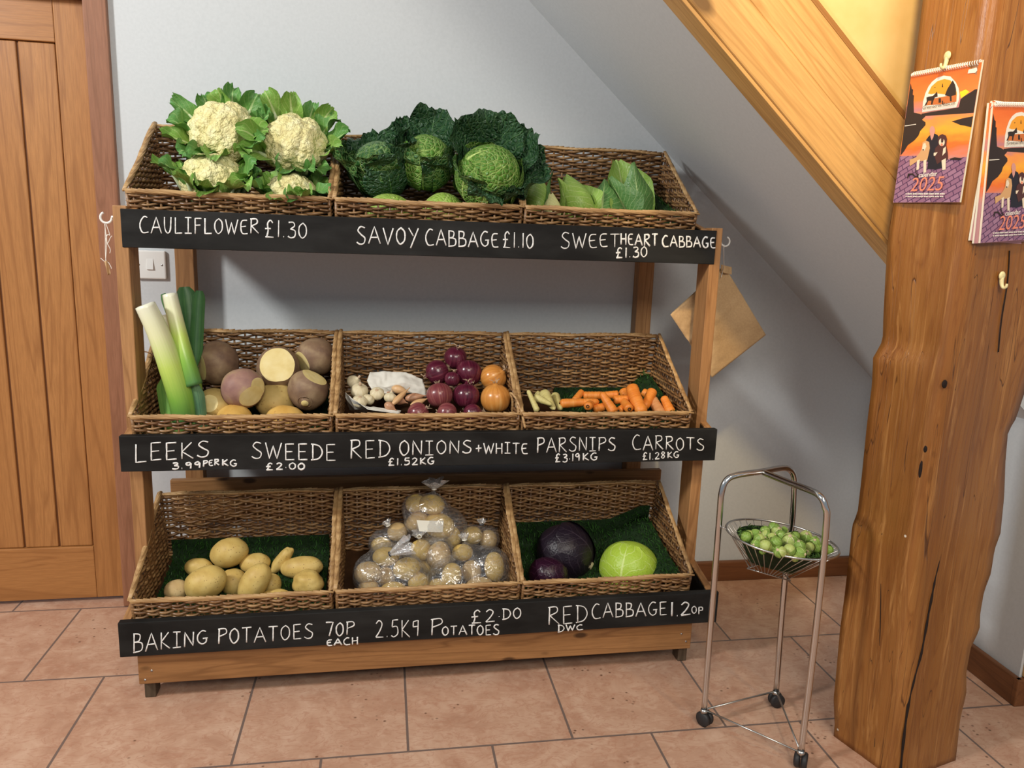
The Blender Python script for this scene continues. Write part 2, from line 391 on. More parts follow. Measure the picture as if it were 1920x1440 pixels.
mb.prism([P[0], P[1], (3.2, YS + .012, P[1].z), (3.2, YS + .012, 2.6), (P[0].x, YS + .012, 2.6)], (0, .05, 0))
struct(mb.build('wall_stair', M_CREAM, smooth=False))
# skirting
mb = MB(); mb.prism([(1.40, YW(1.4) - .016, 0), (XR + .033, YW(XR) - .016, 0), (XR + .033, YW(XR) - .0005, 0), (1.40, YW(1.4) - .0005, 0)], (0, 0, .066))
struct(mb.build('baseboard_back', skirt_wood('x'), smooth=False, bev=.003))
mb = MB(); mb.prism([(XR + .018, .19, 0), (XR + .033, .19, 0), (XR - .001, -.515, 0), (XR - .016, -.515, 0)], (0, 0, .07))
mb.prism([(XR - .016, -.516, 0), (XR + .04, -.516, 0), (XR + .04, -.501, 0), (XR - .016, -.501, 0)], (0, 0, .07))
struct(mb.build('baseboard_right', skirt_wood('y'), smooth=False, bev=.003))
mb = MB(); mb.box((XR + .006, -.522, .071), (XR + .045, -.5005, 1.2)); struct(mb.build('trim_5', pine('z'), smooth=False, bev=.002))
mb = MB(); mb.box((XR + .046, -.56, 0), (XR + .12, -.50, 1.2)); struct(mb.build('trim_6', frame_wood('z'), smooth=False, bev=.002))
# door on the left, its frame
YD = .27
xr_ = -.153                                                     # right edge of the door leaf
door = bpy.data.objects.new('door_1', None); COL.objects.link(door); door.location = (-.54, YD, 0); ORG['door_1'] = Vector(door.location); struct(door)
def bxp(name, a, b, mat, par, bev=.002): return MB().box(a, b).build(name, mat, par, False, bev)
bxp('stile', (-.228, YD, .012), (xr_, YD + .04, 1.60), door_oak('z'), door)
bxp('stile', (-.92, YD, .012), (-.845, YD + .04, 1.60), door_oak('z'), door)
bxp('top_rail', (-.8445, YD, 1.497), (-.2285, YD + .04, 1.60), door_oak('x'), door)
bxp('bottom_rail', (-.8445, YD, .012), (-.2285, YD + .04, .166), door_oak('x'), door)
for i in range(7):
    xb = -.2325 - i * .0885; bxp('plank', (xb - .0835, YD + .007, .1665), (xb, YD + .03, 1.4965), door_oak('z'), door, .003)
MB().box((-.845, YD + .012, .16), (-.228, YD + .025, 1.5)).build('groove_backing', plain('groove_shadow_oak', (.15, .055, .015), .6), door, False)
mb = MB(); ya = YW(-.1) - .016
mb.box((-.1465, ya, 0), (-.0925, YD + .06, 1.66)); mb.box((-.152, YD - .004, 0), (-.146, YD + .07, 1.62))
struct(mb.build('trim_7', frame_wood('z'), smooth=False, bev=.004))
mb = MB(); mb.box((-.95, ya + .004, 1.603), (-.147, YD + .06, 1.70)); struct(mb.build('trim_8', frame_wood('x'), smooth=False, bev=.004))

# light switch
sw = thing('light_switch', (-.026, YW(0) - .001, .958), 'square white light switch on the wall beside the door frame', 'light switch')
yw = YW(0)
MB().box((-.063, yw - .010, .9215), (.012, yw - .0005, .995)).build('plate', M_PLASTIC, sw, False, .003)
MB().prism([(-.034, yw - .0100, .9445), (-.034, yw - .0145, .9465), (-.034, yw - .0105, .9735), (-.034, yw - .0100, .9735)], (.016, 0, 0)).build('rocker', M_PLASTIC, sw, False, .0008)
for x in (-.0535, .003):
    MB().lathe([(0, .0008), (.0022, .0006), (.0026, 0), (.0026, -.002)], 12, place((x, yw - .0102, .958), (0, -1, 0))).build('screw', M_SCREW, sw)

# ------------------------------------------------------------------ display stand
st = thing('display_stand', (.70, -.03, 0), 'three-tier wooden stand with chalkboard price rails and sloping shelves', 'display stand')
for xa in (0.0015, 1.3645):
    bxp('front_post', (xa, -.128, .115), (xa + .0285, -.058, 1.1005), post_wood('z'), st, .002)
for xa in (.047, 1.2935):
    bxp('back_post', (xa, .182, .0), (xa + .046, .222, 1.12), post_wood('z'), st, .002)
M_DARK = plain('black_stain', (.018, .016, .014), .6, 0, .3, .3)
TR = [(1.035, -.125, .2175, .155, 1.094, -.1305), (.545, -.161, .245, .15, .6055, -.1794), (.148, -.248, .215, .045, .2074, -.2665)]
for k, (zf, yf, sl, yb, zt, ybf) in enumerate(TR):
    # bottom of the shelf, side boards, front rail
    P = [(.031, yf, zf - .012), (1.364, yf, zf - .012), (1.364, yb + .04, zf - .012 + sl * (yb + .04 - yf)), (.031, yb + .04, zf - .012 + sl * (yb + .04 - yf))]
    MB().prism(P, (0, 0, .011)).build('shelf_bottom', M_DARK if k else plain('brown_hardboard', (.12, .05, .03), .7, 0, .3, .2), st, False)
    for xa, xb in ((.004, .0215), (1.376, 1.3945)) if k else ((.0305, .046), (1.349, 1.3635)):
        zs = zt - .002
        b = yb + .045
        P = [(xa, yf, zf - .018), (xa, b, zf - .018 + sl * (b - yf)), (xa, b, zs + sl * (b - yf)), (xa, yf, zs)]
        o = MB().prism(P, (xb - xa, 0, 0)).build('side_board', post_wood('y'), st, False, .001)
        xi = xb if xa < .7 else xa - .0008
        P = [(xi, yf + .001, zf - .017), (xi, b - .001, zf - .017 + sl * (b - yf)), (xi, b - .001, zs - .004 + sl * (b - yf)), (xi, yf + .001, zs - .004)]
        MB().prism(P, (.0008, 0, 0)).build('painted_lining', M_DARK, o, False)
    h = .0815
    xl, xr2 = ((.0175, 1.3765) if k == 0 else (0, 1.4))
    bd = MB().box((xl, ybf, zt - h), (xr2, yf, zt)).build('chalkboard_rail', M_BOARD, st, False, .0015); bd['label'] = 'matt black front rail with chalk prices'
    TR[k] = TR[k] + (bd,)
bxp('back_board', (.03, .092, .30), (1.37, .110, .414), rack_wood('x'), st)
bxp('base_rail', (.0295, -.2475, .046), (1.345, -.229, .1255), rack_wood('x'), st)
for x_, z_ in ((.043, .056), (.058, .078), (1.318, .088), (1.332, .066)):
    MB().lathe([(0, .0006), (.0026, .0004), (.003, -.001)], 12, place((x_, -.2476, z_), (0, -1, 0))).build('screw', M_SCREW, st)
for xa in (.0345, 1.322):
    bxp('foot', (xa, -.2285, 0), (xa + .024, -.19, .11), wood('foot_wood', (.05, .035, .02), (.085, .06, .038), (.12, .085, .055), 'z'), st)
    bxp('base_side', (xa, -.189, .06), (xa + .02, .18, .11), skirt_wood('y'), st)
def hook_pts(c, r, a0, a1, n=14): return [c + Vector((math.cos(a), 0, math.sin(a))) * r for a in [a0 + (a1 - a0) * i / n for i in range(n + 1)]]
hc = at(199, 408, -.085); r_ = 10 * pxm(199, 408, -.085)
hp = hook_pts(hc, r_, R(115), R(370)); MB().tube(hp + [Vector((.0025, -.085, hp[-1].z + .001))], .0026, 8).build('cup_hook', M_PLASTIC, st)
hc2 = at(1360, 453, -.085); hp = hook_pts(hc2, r_, R(70), R(-190)); MB().tube(hp + [Vector((1.3925, -.085, hp[-1].z))], .0022, 8).build('cup_hook', M_PLASTIC, st)

# ------------------------------------------------------------------ chalk lettering (single strokes, y up, 1 = cap height)
G = {
'A': (.72, [[(0, 0), (.36, 1), (.74, 0)], [(.13, .36), (.6, .37)]]), 'B': (.56, [[(.05, 0), (.05, 1)], 'c', [(.0, .98), (.4, .92), (.36, .6), (.06, .53)], 'c', [(.06, .53), (.52, .46), (.5, .08), (.0, .0)]]),
'C': (.62, ['c', [(.55, .93), (.32, .99), (.07, .7), (.03, .35), (.22, .02), (.64, .05)]]), 'D': (.62, [[(.1, 1), (.1, 0)], 'c', [(.0, 1), (.45, .88), (.62, .48), (.42, .1), (.0, 0)]]),
'E': (.52, [[(.5, 1), (.05, .98), (.05, 0), (.52, .02)], [(.05, .5), (.42, .52)]]), 'e': (.5, ['c', [(.48, .95), (.12, .9), (.03, .5), (.14, .06), (.52, .04)], [(.04, .5), (.4, .54)]]),
'F': (.5, [[(.5, 1), (.05, 1), (.05, 0)], [(.05, .55), (.42, .57)]]), 'G': (.64, ['c', [(.55, .93), (.3, .98), (.05, .65), (.06, .25), (.3, .0), (.55, .12), (.58, .4)], [(.36, .4), (.66, .42)]]),
'g': (.6, [[(.5, .95), (.1, .85), (.08, .5), (.5, .55)], [(.52, .95), (.5, .4), (.46, -.1)]]),
'H': (.56, [[(.04, 1), (.04, 0)], [(.52, 1), (.52, 0)], [(.04, .5), (.52, .52)]]), 'I': (.5, [[(.25, 1), (.25, 0)], [(.02, 1), (.48, 1)], [(0, 0), (.5, 0)]]), 'K': (.56, [[(.05, 1), (.05, 0)], [(.5, 1), (.06, .45), (.58, 0)]]),
'L': (.52, [[(.05, 1), (.05, 0), (.54, .02)]]), 'N': (.6, [[(.03, 0), (.05, 1), (.55, .02), (.58, 1)]]), 'O': (.6, ['c', [(.34, 1), (.08, .78), (.04, .35), (.26, .0), (.54, .25), (.54, .75), (.3, 1)]]),
'P': (.54, [[(.08, 1), (.05, 0)], 'c', [(.0, .97), (.46, .98), (.52, .68), (.06, .48)]]), 'R': (.6, [[(.08, 1), (.05, 0)], 'c', [(.0, .97), (.44, .98), (.48, .7), (.08, .5)], [(.1, .5), (.6, 0)]]),
'S': (.56, ['c', [(.52, .94), (.25, 1), (.08, .78), (.28, .55), (.52, .35), (.45, .06), (.2, .0), (.0, .12)]]), 'T': (.58, [[(.3, 1), (.29, 0)], [(0, .99), (.6, 1)]]),
'U': (.56, ['c', [(.03, 1), (.06, .3), (.25, .0), (.45, .2), (.5, 1)]]), 'V': (.62, [[(0, 1), (.3, 0), (.64, 1)]]), 'W': (.86, [[(0, 1), (.22, 0), (.42, .8), (.62, 0), (.88, 1)]]), 'Y': (.6, [[(0, 1), (.3, .5)], [(.62, 1), (.12, -.25)]]),
'0': (.52, ['c', [(.3, 1), (.06, .75), (.04, .3), (.24, .0), (.48, .25), (.48, .75), (.28, 1)]]), '1': (.12, [[(.08, 1), (.06, 0)]]), '2': (.52, ['c', [(.05, .82), (.25, 1), (.45, .8), (.3, .4), (.03, .03)], [(.03, .02), (.54, .03)]]),
'3': (.48, ['c', [(.05, .95), (.35, .98), (.42, .75), (.16, .55)], 'c', [(.16, .55), (.46, .45), (.44, .1), (.2, .0), (.0, .1)]]), '5': (.5, [[(.48, 1), (.12, .98), (.08, .58)], 'c', [(.08, .58), (.4, .6), (.46, .2), (.2, .0), (.02, .08)]]),
'7': (.5, [[(0, 1), (.5, 1), (.24, 0)]]), '8': (.48, ['c', [(.4, .92), (.2, 1), (.08, .8), (.24, .55), (.42, .28), (.24, .0), (.06, .22), (.24, .52), (.42, .8), (.38, .94)]]), '9': (.48, ['c', [(.42, .75), (.3, .98), (.08, .85), (.1, .6), (.3, .55), (.43, .8), (.4, .0)]]),
'£': (.6, ['c', [(.5, .85), (.35, 1), (.17, .8), (.2, .4), (.12, .05)], [(.02, .04), (.55, .02)], [(.0, .5), (.38, .52)]]), '.': (.14, [[(.05, .04), (.09, .04)]]), '-': (.14, [[(.05, .32), (.1, .32)]]), '+': (.5, [[(.25, .85), (.25, .1)], [(0, .48), (.5, .48)]]), 'p': (.5, [[(.08, .9), (.06, -.15)], 'c', [(.05, .85), (.42, .85), (.44, .45), (.08, .4)]]), ' ': (.22, [])}
G['i'] = G['1']
def chalk(bd, yp, text, p0, p1, c0, c1, wd=1.6, gap=.2):
    if max(c0, c1) < 18: c0 *= .9; c1 *= .9; wd *= .92
    mb = MB(); tot = sum(G[c][0] for c in text) + gap * (len(text) - 1); x = 0
    yv = Vector((0, 1, 0))
    def put(gx, gy, jit):
        t = gx / tot; u = p0[0] + (p1[0] - p0[0]) * t; v = p0[1] + (p1[1] - p0[1]) * t - gy * (c0 + (c1 - c0) * t) + jit; return at(u, v, yp - .0007)
    for ch in text:
        wdt, st_ = G[ch]; cur = False; jit = rnd.uniform(-1.2, 1.2) * c0 / 30
        for s in st_:
            if s == 'c': cur = True; continue
            P = [(x + a, b, 0) for a, b in s]
            if cur: P = [tuple(q) for q in smoothpts(P, 5)]; cur = False
            else:
                Q = []
                for a, b in zip(P[:-1], P[1:]): Q += [tuple(Vector(a).lerp(Vector(b), k / 4)) for k in range(4)]
                P = Q + [P[-1]]
            r = wd * .00133 * rnd.uniform(.8, 1.05)
            pts = [put(a, b, jit) for a, b, _ in P]
            mb.tube(pts, [r * (.8 + .3 * noise.noise(Vector((a * 3, b * 5, x)))) for a, b, _ in P], 6, 0, True, yv)
        x += wdt + gap
    o = mb.build('chalk_lettering', M_CHALK, bd)
    return o
B1, B2, B3 = TR[0][6], TR[1][6], TR[2][6]
y1_, y2_, y3_ = TR[0][5], TR[1][5], TR[2][5]
for a in [('CAULIFLOWeR', (262, 437), (485, 438.5), 31, 27), ('£1.30', (497, 445), (575, 447), 33, 28), ('SAVOY', (669, 457), (784, 459), 33, 30), ('CABBAGe', (798, 461), (934, 463), 31, 27), ('£1.10', (943, 465), (1000, 466), 31, 26),
          ('SWeeT', (1052, 467), (1161, 462), 30, 24, 1.4), ('HeART', (1164, 459), (1233, 462), 21, 22, 2.0), ('CABBAGe', (1242, 462), (1341, 466), 21, 20, 2.0), ('£1.30', (1155, 484), (1213, 482), 19, 19, 2.0)]: chalk(B1, y1_, *a)
for a in [('LEEKS', (253, 866), (392, 857), 34, 29), ('3.99', (323, 880), (376, 877), 13, 13, 1.9), ('PeR', (381, 875), (411, 872), 12, 12, 1.9), ('KG', (417, 873), (444, 874), 13, 13, 1.9), ('SWEEDE', (472, 860), (629, 863), 30, 30), ('£2-00', (499, 881), (571, 880), 14, 13, 2), ('RED', (657, 861), (731, 858), 35, 31), ('ONIONS', (749, 854), (884, 850), 28, 23),
          ('+', (892, 850), (903, 849), 18, 18), ('WHITe', (907, 850), (989, 851), 20, 20), ('£1.52', (728, 873), (783, 871), 15, 14, 1.9), ('KG', (788, 871), (814, 870), 14, 14, 1.9), ('PARSNIPS', (1007, 848), (1154, 844), 28, 24), ('£3-19', (1041, 867), (1087, 864), 17, 15, 1.9), ('KG', (1093, 864), (1120, 863), 15, 15, 1.9), ('CARROTS', (1186, 843), (1320, 844), 28, 21), ('£1.28', (1205, 863), (1247, 859), 15, 13, 1.7), ('KG', (1252, 859), (1273, 858), 13, 12, 1.7)]: chalk(B2, y2_, *a)
for a in [('BAKING', (250, 1225), (389, 1207), 36, 24), ('POTATOES', (409, 1208), (587, 1197), 28, 27), ('70P', (611, 1194), (664, 1189), 26, 23), ('eACH', (613, 1211), (671, 1208), 12, 16, 1.9), ('2.5K', (704, 1196), (768, 1195), 32, 32, 1.5), ('g', (773, 1190), (786, 1190), 28, 28, 1.5), ('P', (808, 1191), (829, 1189), 30, 30, 1.5), ('OTATOES', (829, 1191), (936, 1190), 16, 19, 1.5), ('£2-', (884, 1169), (938, 1164), 25, 22, 1.6), ('DO', (942, 1162), (977, 1159), 20, 20, 1.6),
          ('RED', (1028, 1171), (1101, 1166), 33, 32), ('CABBAGE', (1110, 1160), (1250, 1153), 28, 24), ('1.', (1258, 1156), (1272, 1155), 26, 24, 2.4), ('2', (1276, 1154), (1294, 1152), 24, 24, 2.2), ('0p', (1297, 1150), (1318, 1150), 15, 14), ('DWC', (1046, 1185), (1093, 1180), 15, 10, 1.8)]: chalk(B3, y3_, *a)

# ------------------------------------------------------------------ wicker baskets
BW, BD, HF, HB = .427, .285, .090, .187
def htop(t): return HF + (HB - HF) * max(0, min(1, t / BD))
def make_basket():
    root = thing('wicker_basket', (0, 0, 0), '', 'basket', 'wicker display baskets on the stand'); ORG['wicker_basket'] = Vector((0, 0, 0))
    P_ = .0270; rr = .0035; dz = .0060
    def wall(name, L, fn, top, z0=.004, hmax=None):
        mb = MB(); i = 0; z = z0
        while z < hmax - .006:
            s = 0; pts = []; n = int(L / (P_ / 4)); j0 = None
            ph = rnd.uniform(-.12, .12)
            for k in range(n + 1):
                s = L * k / n
                if z <= top(s) - .004:
                    o = .0048 * math.sin(PI * s / P_ + PI * i + ph); wz = .0016 * math.sin(PI * s / P_ * .5 + i * PI / 2) + .0008 * math.sin(s * 40 + i * 1.7)
                    pts.append(fn(s, z + wz, o))
            if len(pts) > 2: mb.tube(pts, [rr * (1 + .16 * math.sin(i * 2.3 + q * .11)) for q in range(len(pts))], 5)
            z += dz; i += 1
        for k in range(int(L / P_)):
            s = P_ * (k + .5)
            if s < L: mb.tube([fn(s, .002, 0), fn(s, top(s) - .002, 0)], .0028, 5)
        return mb.build(name, M_WICKER, root)
    wall('front_panel', BW, lambda s, z, o: (s, o - .05 * z + .004, z), lambda s: HF, hmax=HF)
    wall('back_panel', BW, lambda s, z, o: (s, BD + o + .06 * (z - .09), z), lambda s: HB, hmax=HB)
    for x, sg in ((.002, -1), (BW - .002, 1)):
        wall('side_panel', BD, lambda s, z, o, x=x, sg=sg: (x + o + sg * .03 * (z - .05), s, z), htop, hmax=HB)
    mb = MB(); mb.box((.005, .005, 0), (BW - .005, BD - .003, .004)); mb.build('base', plain('dark_willow', (.05, .022, .009), .7, 0, .2, .3), root, False)
    mb = MB()
    def rim(a, b, seed):
        a, b = Vector(a), Vector(b); t = (b - a).normalized(); n1 = t.orthogonal().normalized(); n2 = t.cross(n1); L = (b - a).length; n = int(L / .009)
        for q in range(4):
            # short overlapping rods laid along the border
            step = .058; k = -1
            while k * step < L:
                s0 = k * step + q * step / 4; s1 = s0 + step * 2.1; pts = []
                for j in range(9):
                    s = s0 + (s1 - s0) * j / 8
                    if s < -.004 or s > L + .004: continue
                    w_ = j / 8; an = 1.0 + 3.1 * w_ + seed * 1.5 + .25 * math.sin(k * 3.1 + q)
                    pts.append(a + t * s + (n1 * math.cos(an) + n2 * math.sin(an)) * (.0044 + .0007 * math.sin(k * 1.9 + q)) + Vector((0, 0, .0012 * math.sin(s * 22 + seed))))
                if len(pts) > 2: mb.tube(pts, [.0029 * (1 - .25 * j / len(pts)) for j in range(len(pts))], 6)
                k += 1
    yf = .004 - .05 * HF; yb = BD + .06 * (HB - .09)
    rim((-.003, yf, HF), (BW + .003, yf, HF), 0); rim((-.002, yb, HB), (BW + .002, yb, HB), 1)
    for x in (-.001, BW + .001): rim((x, yf, HF), (x, yb, HB), 2 + x)
    mb.build('rim', M_RIM, root)
    for x in (.001, BW - .001):
        MB().tube([(x, .002, .0), (x, yf, HF)], .0042, 6).build('corner_stake', M_WICKER, root); MB().tube([(x, BD, .0), (x, yb, HB)], .0042, 6).build('corner_stake', M_WICKER, root)
    return root
BK = make_basket()
BX = [.0255, .4655, .9025]
TIER = [('top', 1.0445, -.083, 15.2), ('middle', .5575, -.147, 13.4), ('bottom', .1615, -.230, 12.2)]
names = [['filled with cauliflowers', 'full of dark savoy cabbages', 'of pointed sweetheart cabbages'], ['holding leeks and swedes', 'of garlic, shallots and onions', 'of parsnips and carrots'], ['of loose baking potatoes', 'filled with bagged potatoes', 'holding red and white cabbage']]
for r_i, (nm, z, y, al) in enumerate(TIER):
    for c_i in range(3):
        b = BK if r_i == c_i == 0 else copy_tree(BK)
        b.location = (BX[c_i], y, z); b.rotation_euler = (R(al), 0, 0)
        b['label'] = 'sloping wicker basket %s on the %s shelf' % (names[r_i][c_i], nm)
def inb(r, c, x, y, z):
    nm, zz, yy, al = TIER[r]; return Matrix.Translation((BX[c], yy, zz)) @ Matrix.Rotation(R(al), 4, 'X') @ Vector((x, y, z))
def floor_z(r, y): nm, zz, yy, al = TIER[r]; return zz + .005 + math.tan(R(al)) * (y - yy)

# ------------------------------------------------------------------ artificial grass
M_GRASS = plain('grass_green', (.024, .085, .012), .55, 0, .3, .45, 90)
M_GRASSB = plain('grass_backing', (.012, .03, .010), .8, 0, .2, .3, 60)
def grass_mat(label, fn, n, hgt=.012, name='artificial_grass_mat', nu=14, nv=14, mat=None):
    """fn(u,v)->(point, normal): a backing sheet with blades"""
    r = random.Random(len(label)); mb = MB()
    mb.grid(lambda u, v: fn(u, v)[0], nu, nv)
    k0 = len(mb.f)
    for _ in range(n):
        u, v = r.random(), r.random(); p, nr = fn(u, v); p = Vector(p); nr = Vector(nr).normalized()
        t = nr.orthogonal().normalized(); t.rotate(Matrix.Rotation(r.uniform(0, 6.28), 3, nr)); l = (nr + t * r.uniform(-.7, .7) + nr.cross(t) * r.uniform(-.7, .7)).normalized()
        h = hgt * r.uniform(.7, 1.35); w_ = .0011
        mb.add([p - t * w_, p + t * w_, p + l * h * .6 + t * w_ * .7, p + l * h * .6 - t * w_ * .7, p + l * h + Vector((0, 0, -h * .15))], [(0, 1, 2, 3), (3, 2, 4)], None, 1)
    c = fn(.5, .5)[0]
    return tag(mb.build(name, [M_GRASSB, mat or M_GRASS], None, True, 0, c), label, 'mat')
def basket_liner(r, c, x0, x1, climb, side=0):
    """floor of the basket, then up the back wall by climb"""
    def fn(u, v):
        x = x0 + (x1 - x0) * u; L = BD - .028; tot = L + climb; s = v * tot
        wv = .003 * math.sin(u * 9 + v * 7)
        if s < L: p = (x, .016 + s, .010 + wv); nr = (0, 0, 1)
        else: p = (x, BD - .014, .010 + (s - L)); nr = (0, -1, .2)
        if side:
            k = (u - (1 - side)) / side
            if k > 0: p = (x, p[1], p[2] + min(.07, k * .09) * (1 if s < L else .6)); nr = (-.6 * min(1, k * 2), nr[1], nr[2] + .3)
        q = inb(r, c, *p); q0 = inb(r, c, 0, 0, 0); return q, inb(r, c, *nr) - q0
    return fn
grass_mat('green artificial grass lining under the loose baking potatoes', basket_liner(2, 0, .018, .408, .052), 3200)
grass_mat('green artificial grass lining under the red and white cabbages', basket_liner(2, 2, .018, .408, .07, .3), 3600)
grass_mat('dark green artificial grass under the carrots and parsnips', basket_liner(1, 2, .14, .405, .025, .2), 1500)
grass_mat('green artificial grass lining beneath the leeks and swedes', basket_liner(1, 0, .018, .408, .02), 900)
grass_mat('dark green artificial grass under the sweetheart cabbages', basket_liner(0, 2, .25, .405, .05, .3), 1300)

# ------------------------------------------------------------------ leaves
def leaf(mb, base, d, n, L, W, bend=.6, cup=.3, ruf=.1, seed=0, prof=None, nu=10, nv=14, twist=0, tipcut=0, freq=9):
    """a leaf from base along d; n is its outer side; bend curls the tip towards n"""
    d = Vector(d).normalized(); n = Vector(n); n = (n - d * n.dot(d)).normalized(); s = d.cross(n)
    cl = [Vector(base)]; fr = []; a = 0
    for j in range(nv + 1):
        t = j / nv; a = bend * t * t
        dd = d * math.cos(a) + n * math.sin(a); nn = n * math.cos(a) - d * math.sin(a); fr.append((dd, nn))
        if j < nv: cl.append(cl[-1] + dd * L / nv)
    prof = prof or (lambda t: (.30 + .7 * math.sin(PI * min(1, t * .72 + .03)) ** .8) * (1 - max(0, t - .86) / .14 * .45))
    def fn(u, v):
        j = v * nv; i = min(nv - 1, int(j)); f = j - i; c = cl[i].lerp(cl[i + 1], f) if i < nv else cl[nv]
        dd, nn = fr[int(round(j))]; x = 2 * u - 1; w_ = W * .5 * prof(v); th = twist * v
        ss = s * math.cos(th) + nn * math.sin(th); n2 = nn * math.cos(th) - s * math.sin(th)
        e = max(abs(x), v ** 3) ** 2
        q = c + ss * x * w_ - n2 * cup * w_ * x * x
        k = ruf * W * e * (math.sin(v * freq + seed * 2.1 + (2 if x > 0 else 0)) * .6 + noise.noise(Vector((x * 2.2 + seed, v * 5, seed * 1.7))) * .9)
        q += n2 * k + dd * (ruf * W * .5 * e * noise.noise(Vector((x * 4 + seed * 2, v * 6, 3.3))))
        return q
    return mb.grid(fn, nu, nv)
def basis(a):
    a = Vector(a).normalized(); e1 = Vector((0, 0, 1)).cross(a); e1 = e1.normalized() if e1.length > .05 else Vector((1, 0, 0)); return a, e1, a.cross(e1)

# ------------------------------------------------------------------ cauliflowers
def m_curd():
    m, nt, b = newmat('curd', .75, .3); o = coords(nt); v1 = nd(nt, 'TexVoronoi', Scale=95); v2 = nd(nt, 'TexVoronoi', Scale=260); nt.links.new(o, v1.inputs['Vector']); nt.links.new(o, v2.inputs['Vector'])
    c = ramp(nt, noisef(nt, o, 40, 4), [(.3, (.78, .69, .31)), (.5, (.86, .79, .40)), (.7, (.90, .85, .52))]); c = mix(nt, math_(nt, 'MULTIPLY', ramp_f(nt, v1.outputs['Distance'], .45, .8), .35), c, (.55, .44, .17)); setc(nt, b, c)
    bump(nt, b, math_(nt, 'ADD', math_(nt, 'MULTIPLY', v1.outputs['Distance'], -1), math_(nt, 'MULTIPLY', v2.outputs['Distance'], -.4)), .9, .006); return m
M_CURD = m_curd()
M_CLEAF = m_leaf('cauliflower_leaf', (.30, .46, .09), (.20, .36, .06), (.46, .58, .20), .3, 6, 0, .13, .5, (.17, .36, .06), (.70, .76, .46))
M_CLEAF2 = m_leaf('cauliflower_leaf_dark', (.15, .32, .055), (.09, .23, .045), (.28, .44, .14), .3, 6, 0, .11, .5, (.08, .24, .05), (.60, .68, .36))
def curd(c, a, r, seed, flat=.82):
    rr = random.Random(seed); V, Fs = ico(5); M = place(c, a, seed, (r, r, r * flat))
    big, sm = [], []
    def fib(n, jit):
        P = []
        for i in range(n):
            z = 1 - 2 * (i + .5) / n; t = i * 2.39996 + rr.uniform(-jit, jit); q = math.sqrt(1 - z * z); P.append((q * math.cos(t) + rr.uniform(-jit, jit) * .12, q * math.sin(t) + rr.uniform(-jit, jit) * .12, z))
        P = np.array(P); return P / np.linalg.norm(P, axis=1)[:, None]
    A = np.array([tuple(v) for v in V]); o = np.ones(len(A))
    for n, rad, am in ((60, .32, .15), (380, .135, .060), (1500, .066, .022)):
        C = fib(n, .5); D = np.sqrt(np.maximum(0, 2 - 2 * (A @ C.T).max(axis=1))); o += am * (np.sqrt(np.maximum(0, 1 - (D / rad) ** 2)) - .5)
    mb = MB(); mb.add([M @ (v * o[i]) for i, v in enumerate(V)], Fs); return mb
def cauliflower(u, v, y, rpx, axis, label, leaves, seed):
    r = rpx * pxm(u, v, y); c = at(u, v, y); a, e1, e2 = basis(axis)
    t = thing('cauliflower', c - a * r * .6, label, 'cauliflower', 'cauliflowers in the top left basket')
    curd(c, a, r, seed).build('curd', M_CURD, t)
    rr = random.Random(seed)
    for i, (ang, L, W, out, bend) in enumerate(leaves):
        ra = e1 * math.cos(R(ang)) + e2 * math.sin(R(ang)); mb = MB()
        leaf(mb, c + ra * r * .84 - a * r * .55, a * .95 + ra * out, ra, r * L, r * W, bend, .6, .22, seed + i * 1.3, lambda q: (.42 + .58 * math.sin(PI * min(1, q * .8 + .03)) ** .8) * (1 - max(0, q - .88) / .12 * .3), 12, 16, rr.uniform(-.6, .6), 0, 13)
        mb.build('leaf', M_CLEAF if rr.random() < .62 else M_CLEAF2, t)
        if rr.random() < .8:
            p0 = c + ra * r * .84 - a * r * .55; dd = (a * .95 + ra * out).normalized()
            MB().tube([p0, p0 + dd * r * L * .3 + ra * r * .02, p0 + dd * r * L * .55 + ra * r * .05 * L], [r * .15, r * .105, r * .03], 7).build('leaf_rib', plain('pale_rib', (.62, .70, .42), .5, 0, .4, .12), t)
full = lambda sd, n=10, l=1.2, w=1.0, o=.42, fr=1.12: [(i * 360 / n + random.Random(sd + i).uniform(-12, 12), l * (fr if i * 360 / n > 170 else 1) * random.Random(sd * 3 + i).uniform(.82, 1.16), w * random.Random(sd * 5 + i).uniform(.8, 1.15), o * random.Random(sd * 7 + i).uniform(.7, 1.5), random.Random(sd * 9 + i).uniform(.5, 1.3)) for i in range(n)]
cauliflower(418, 250, .045, 59, (-.12, -.80, .58), 'large cauliflower at the back left with its whole head showing', full(3, 14, 1.28, .72, .36), 3)
cauliflower(553, 272, .04, 56, (.06, -.85, .50), 'large round cauliflower at the back right, leaves standing up behind', full(5, 15, 1.42, .72, .36), 5)
cauliflower(398, 338, -.022, 54, (.02, -.50, .86), 'cauliflower at the front left half hidden by its pale-ribbed leaves', full(8, 17, 1.22, .80, .36, 1.38), 8)
cauliflower(547, 366, -.026, 44, (.05, -.45, .88), 'smallest cauliflower at the front right, low behind the basket rim', full(11, 17, 1.35, .85, .42, 1.3), 11)

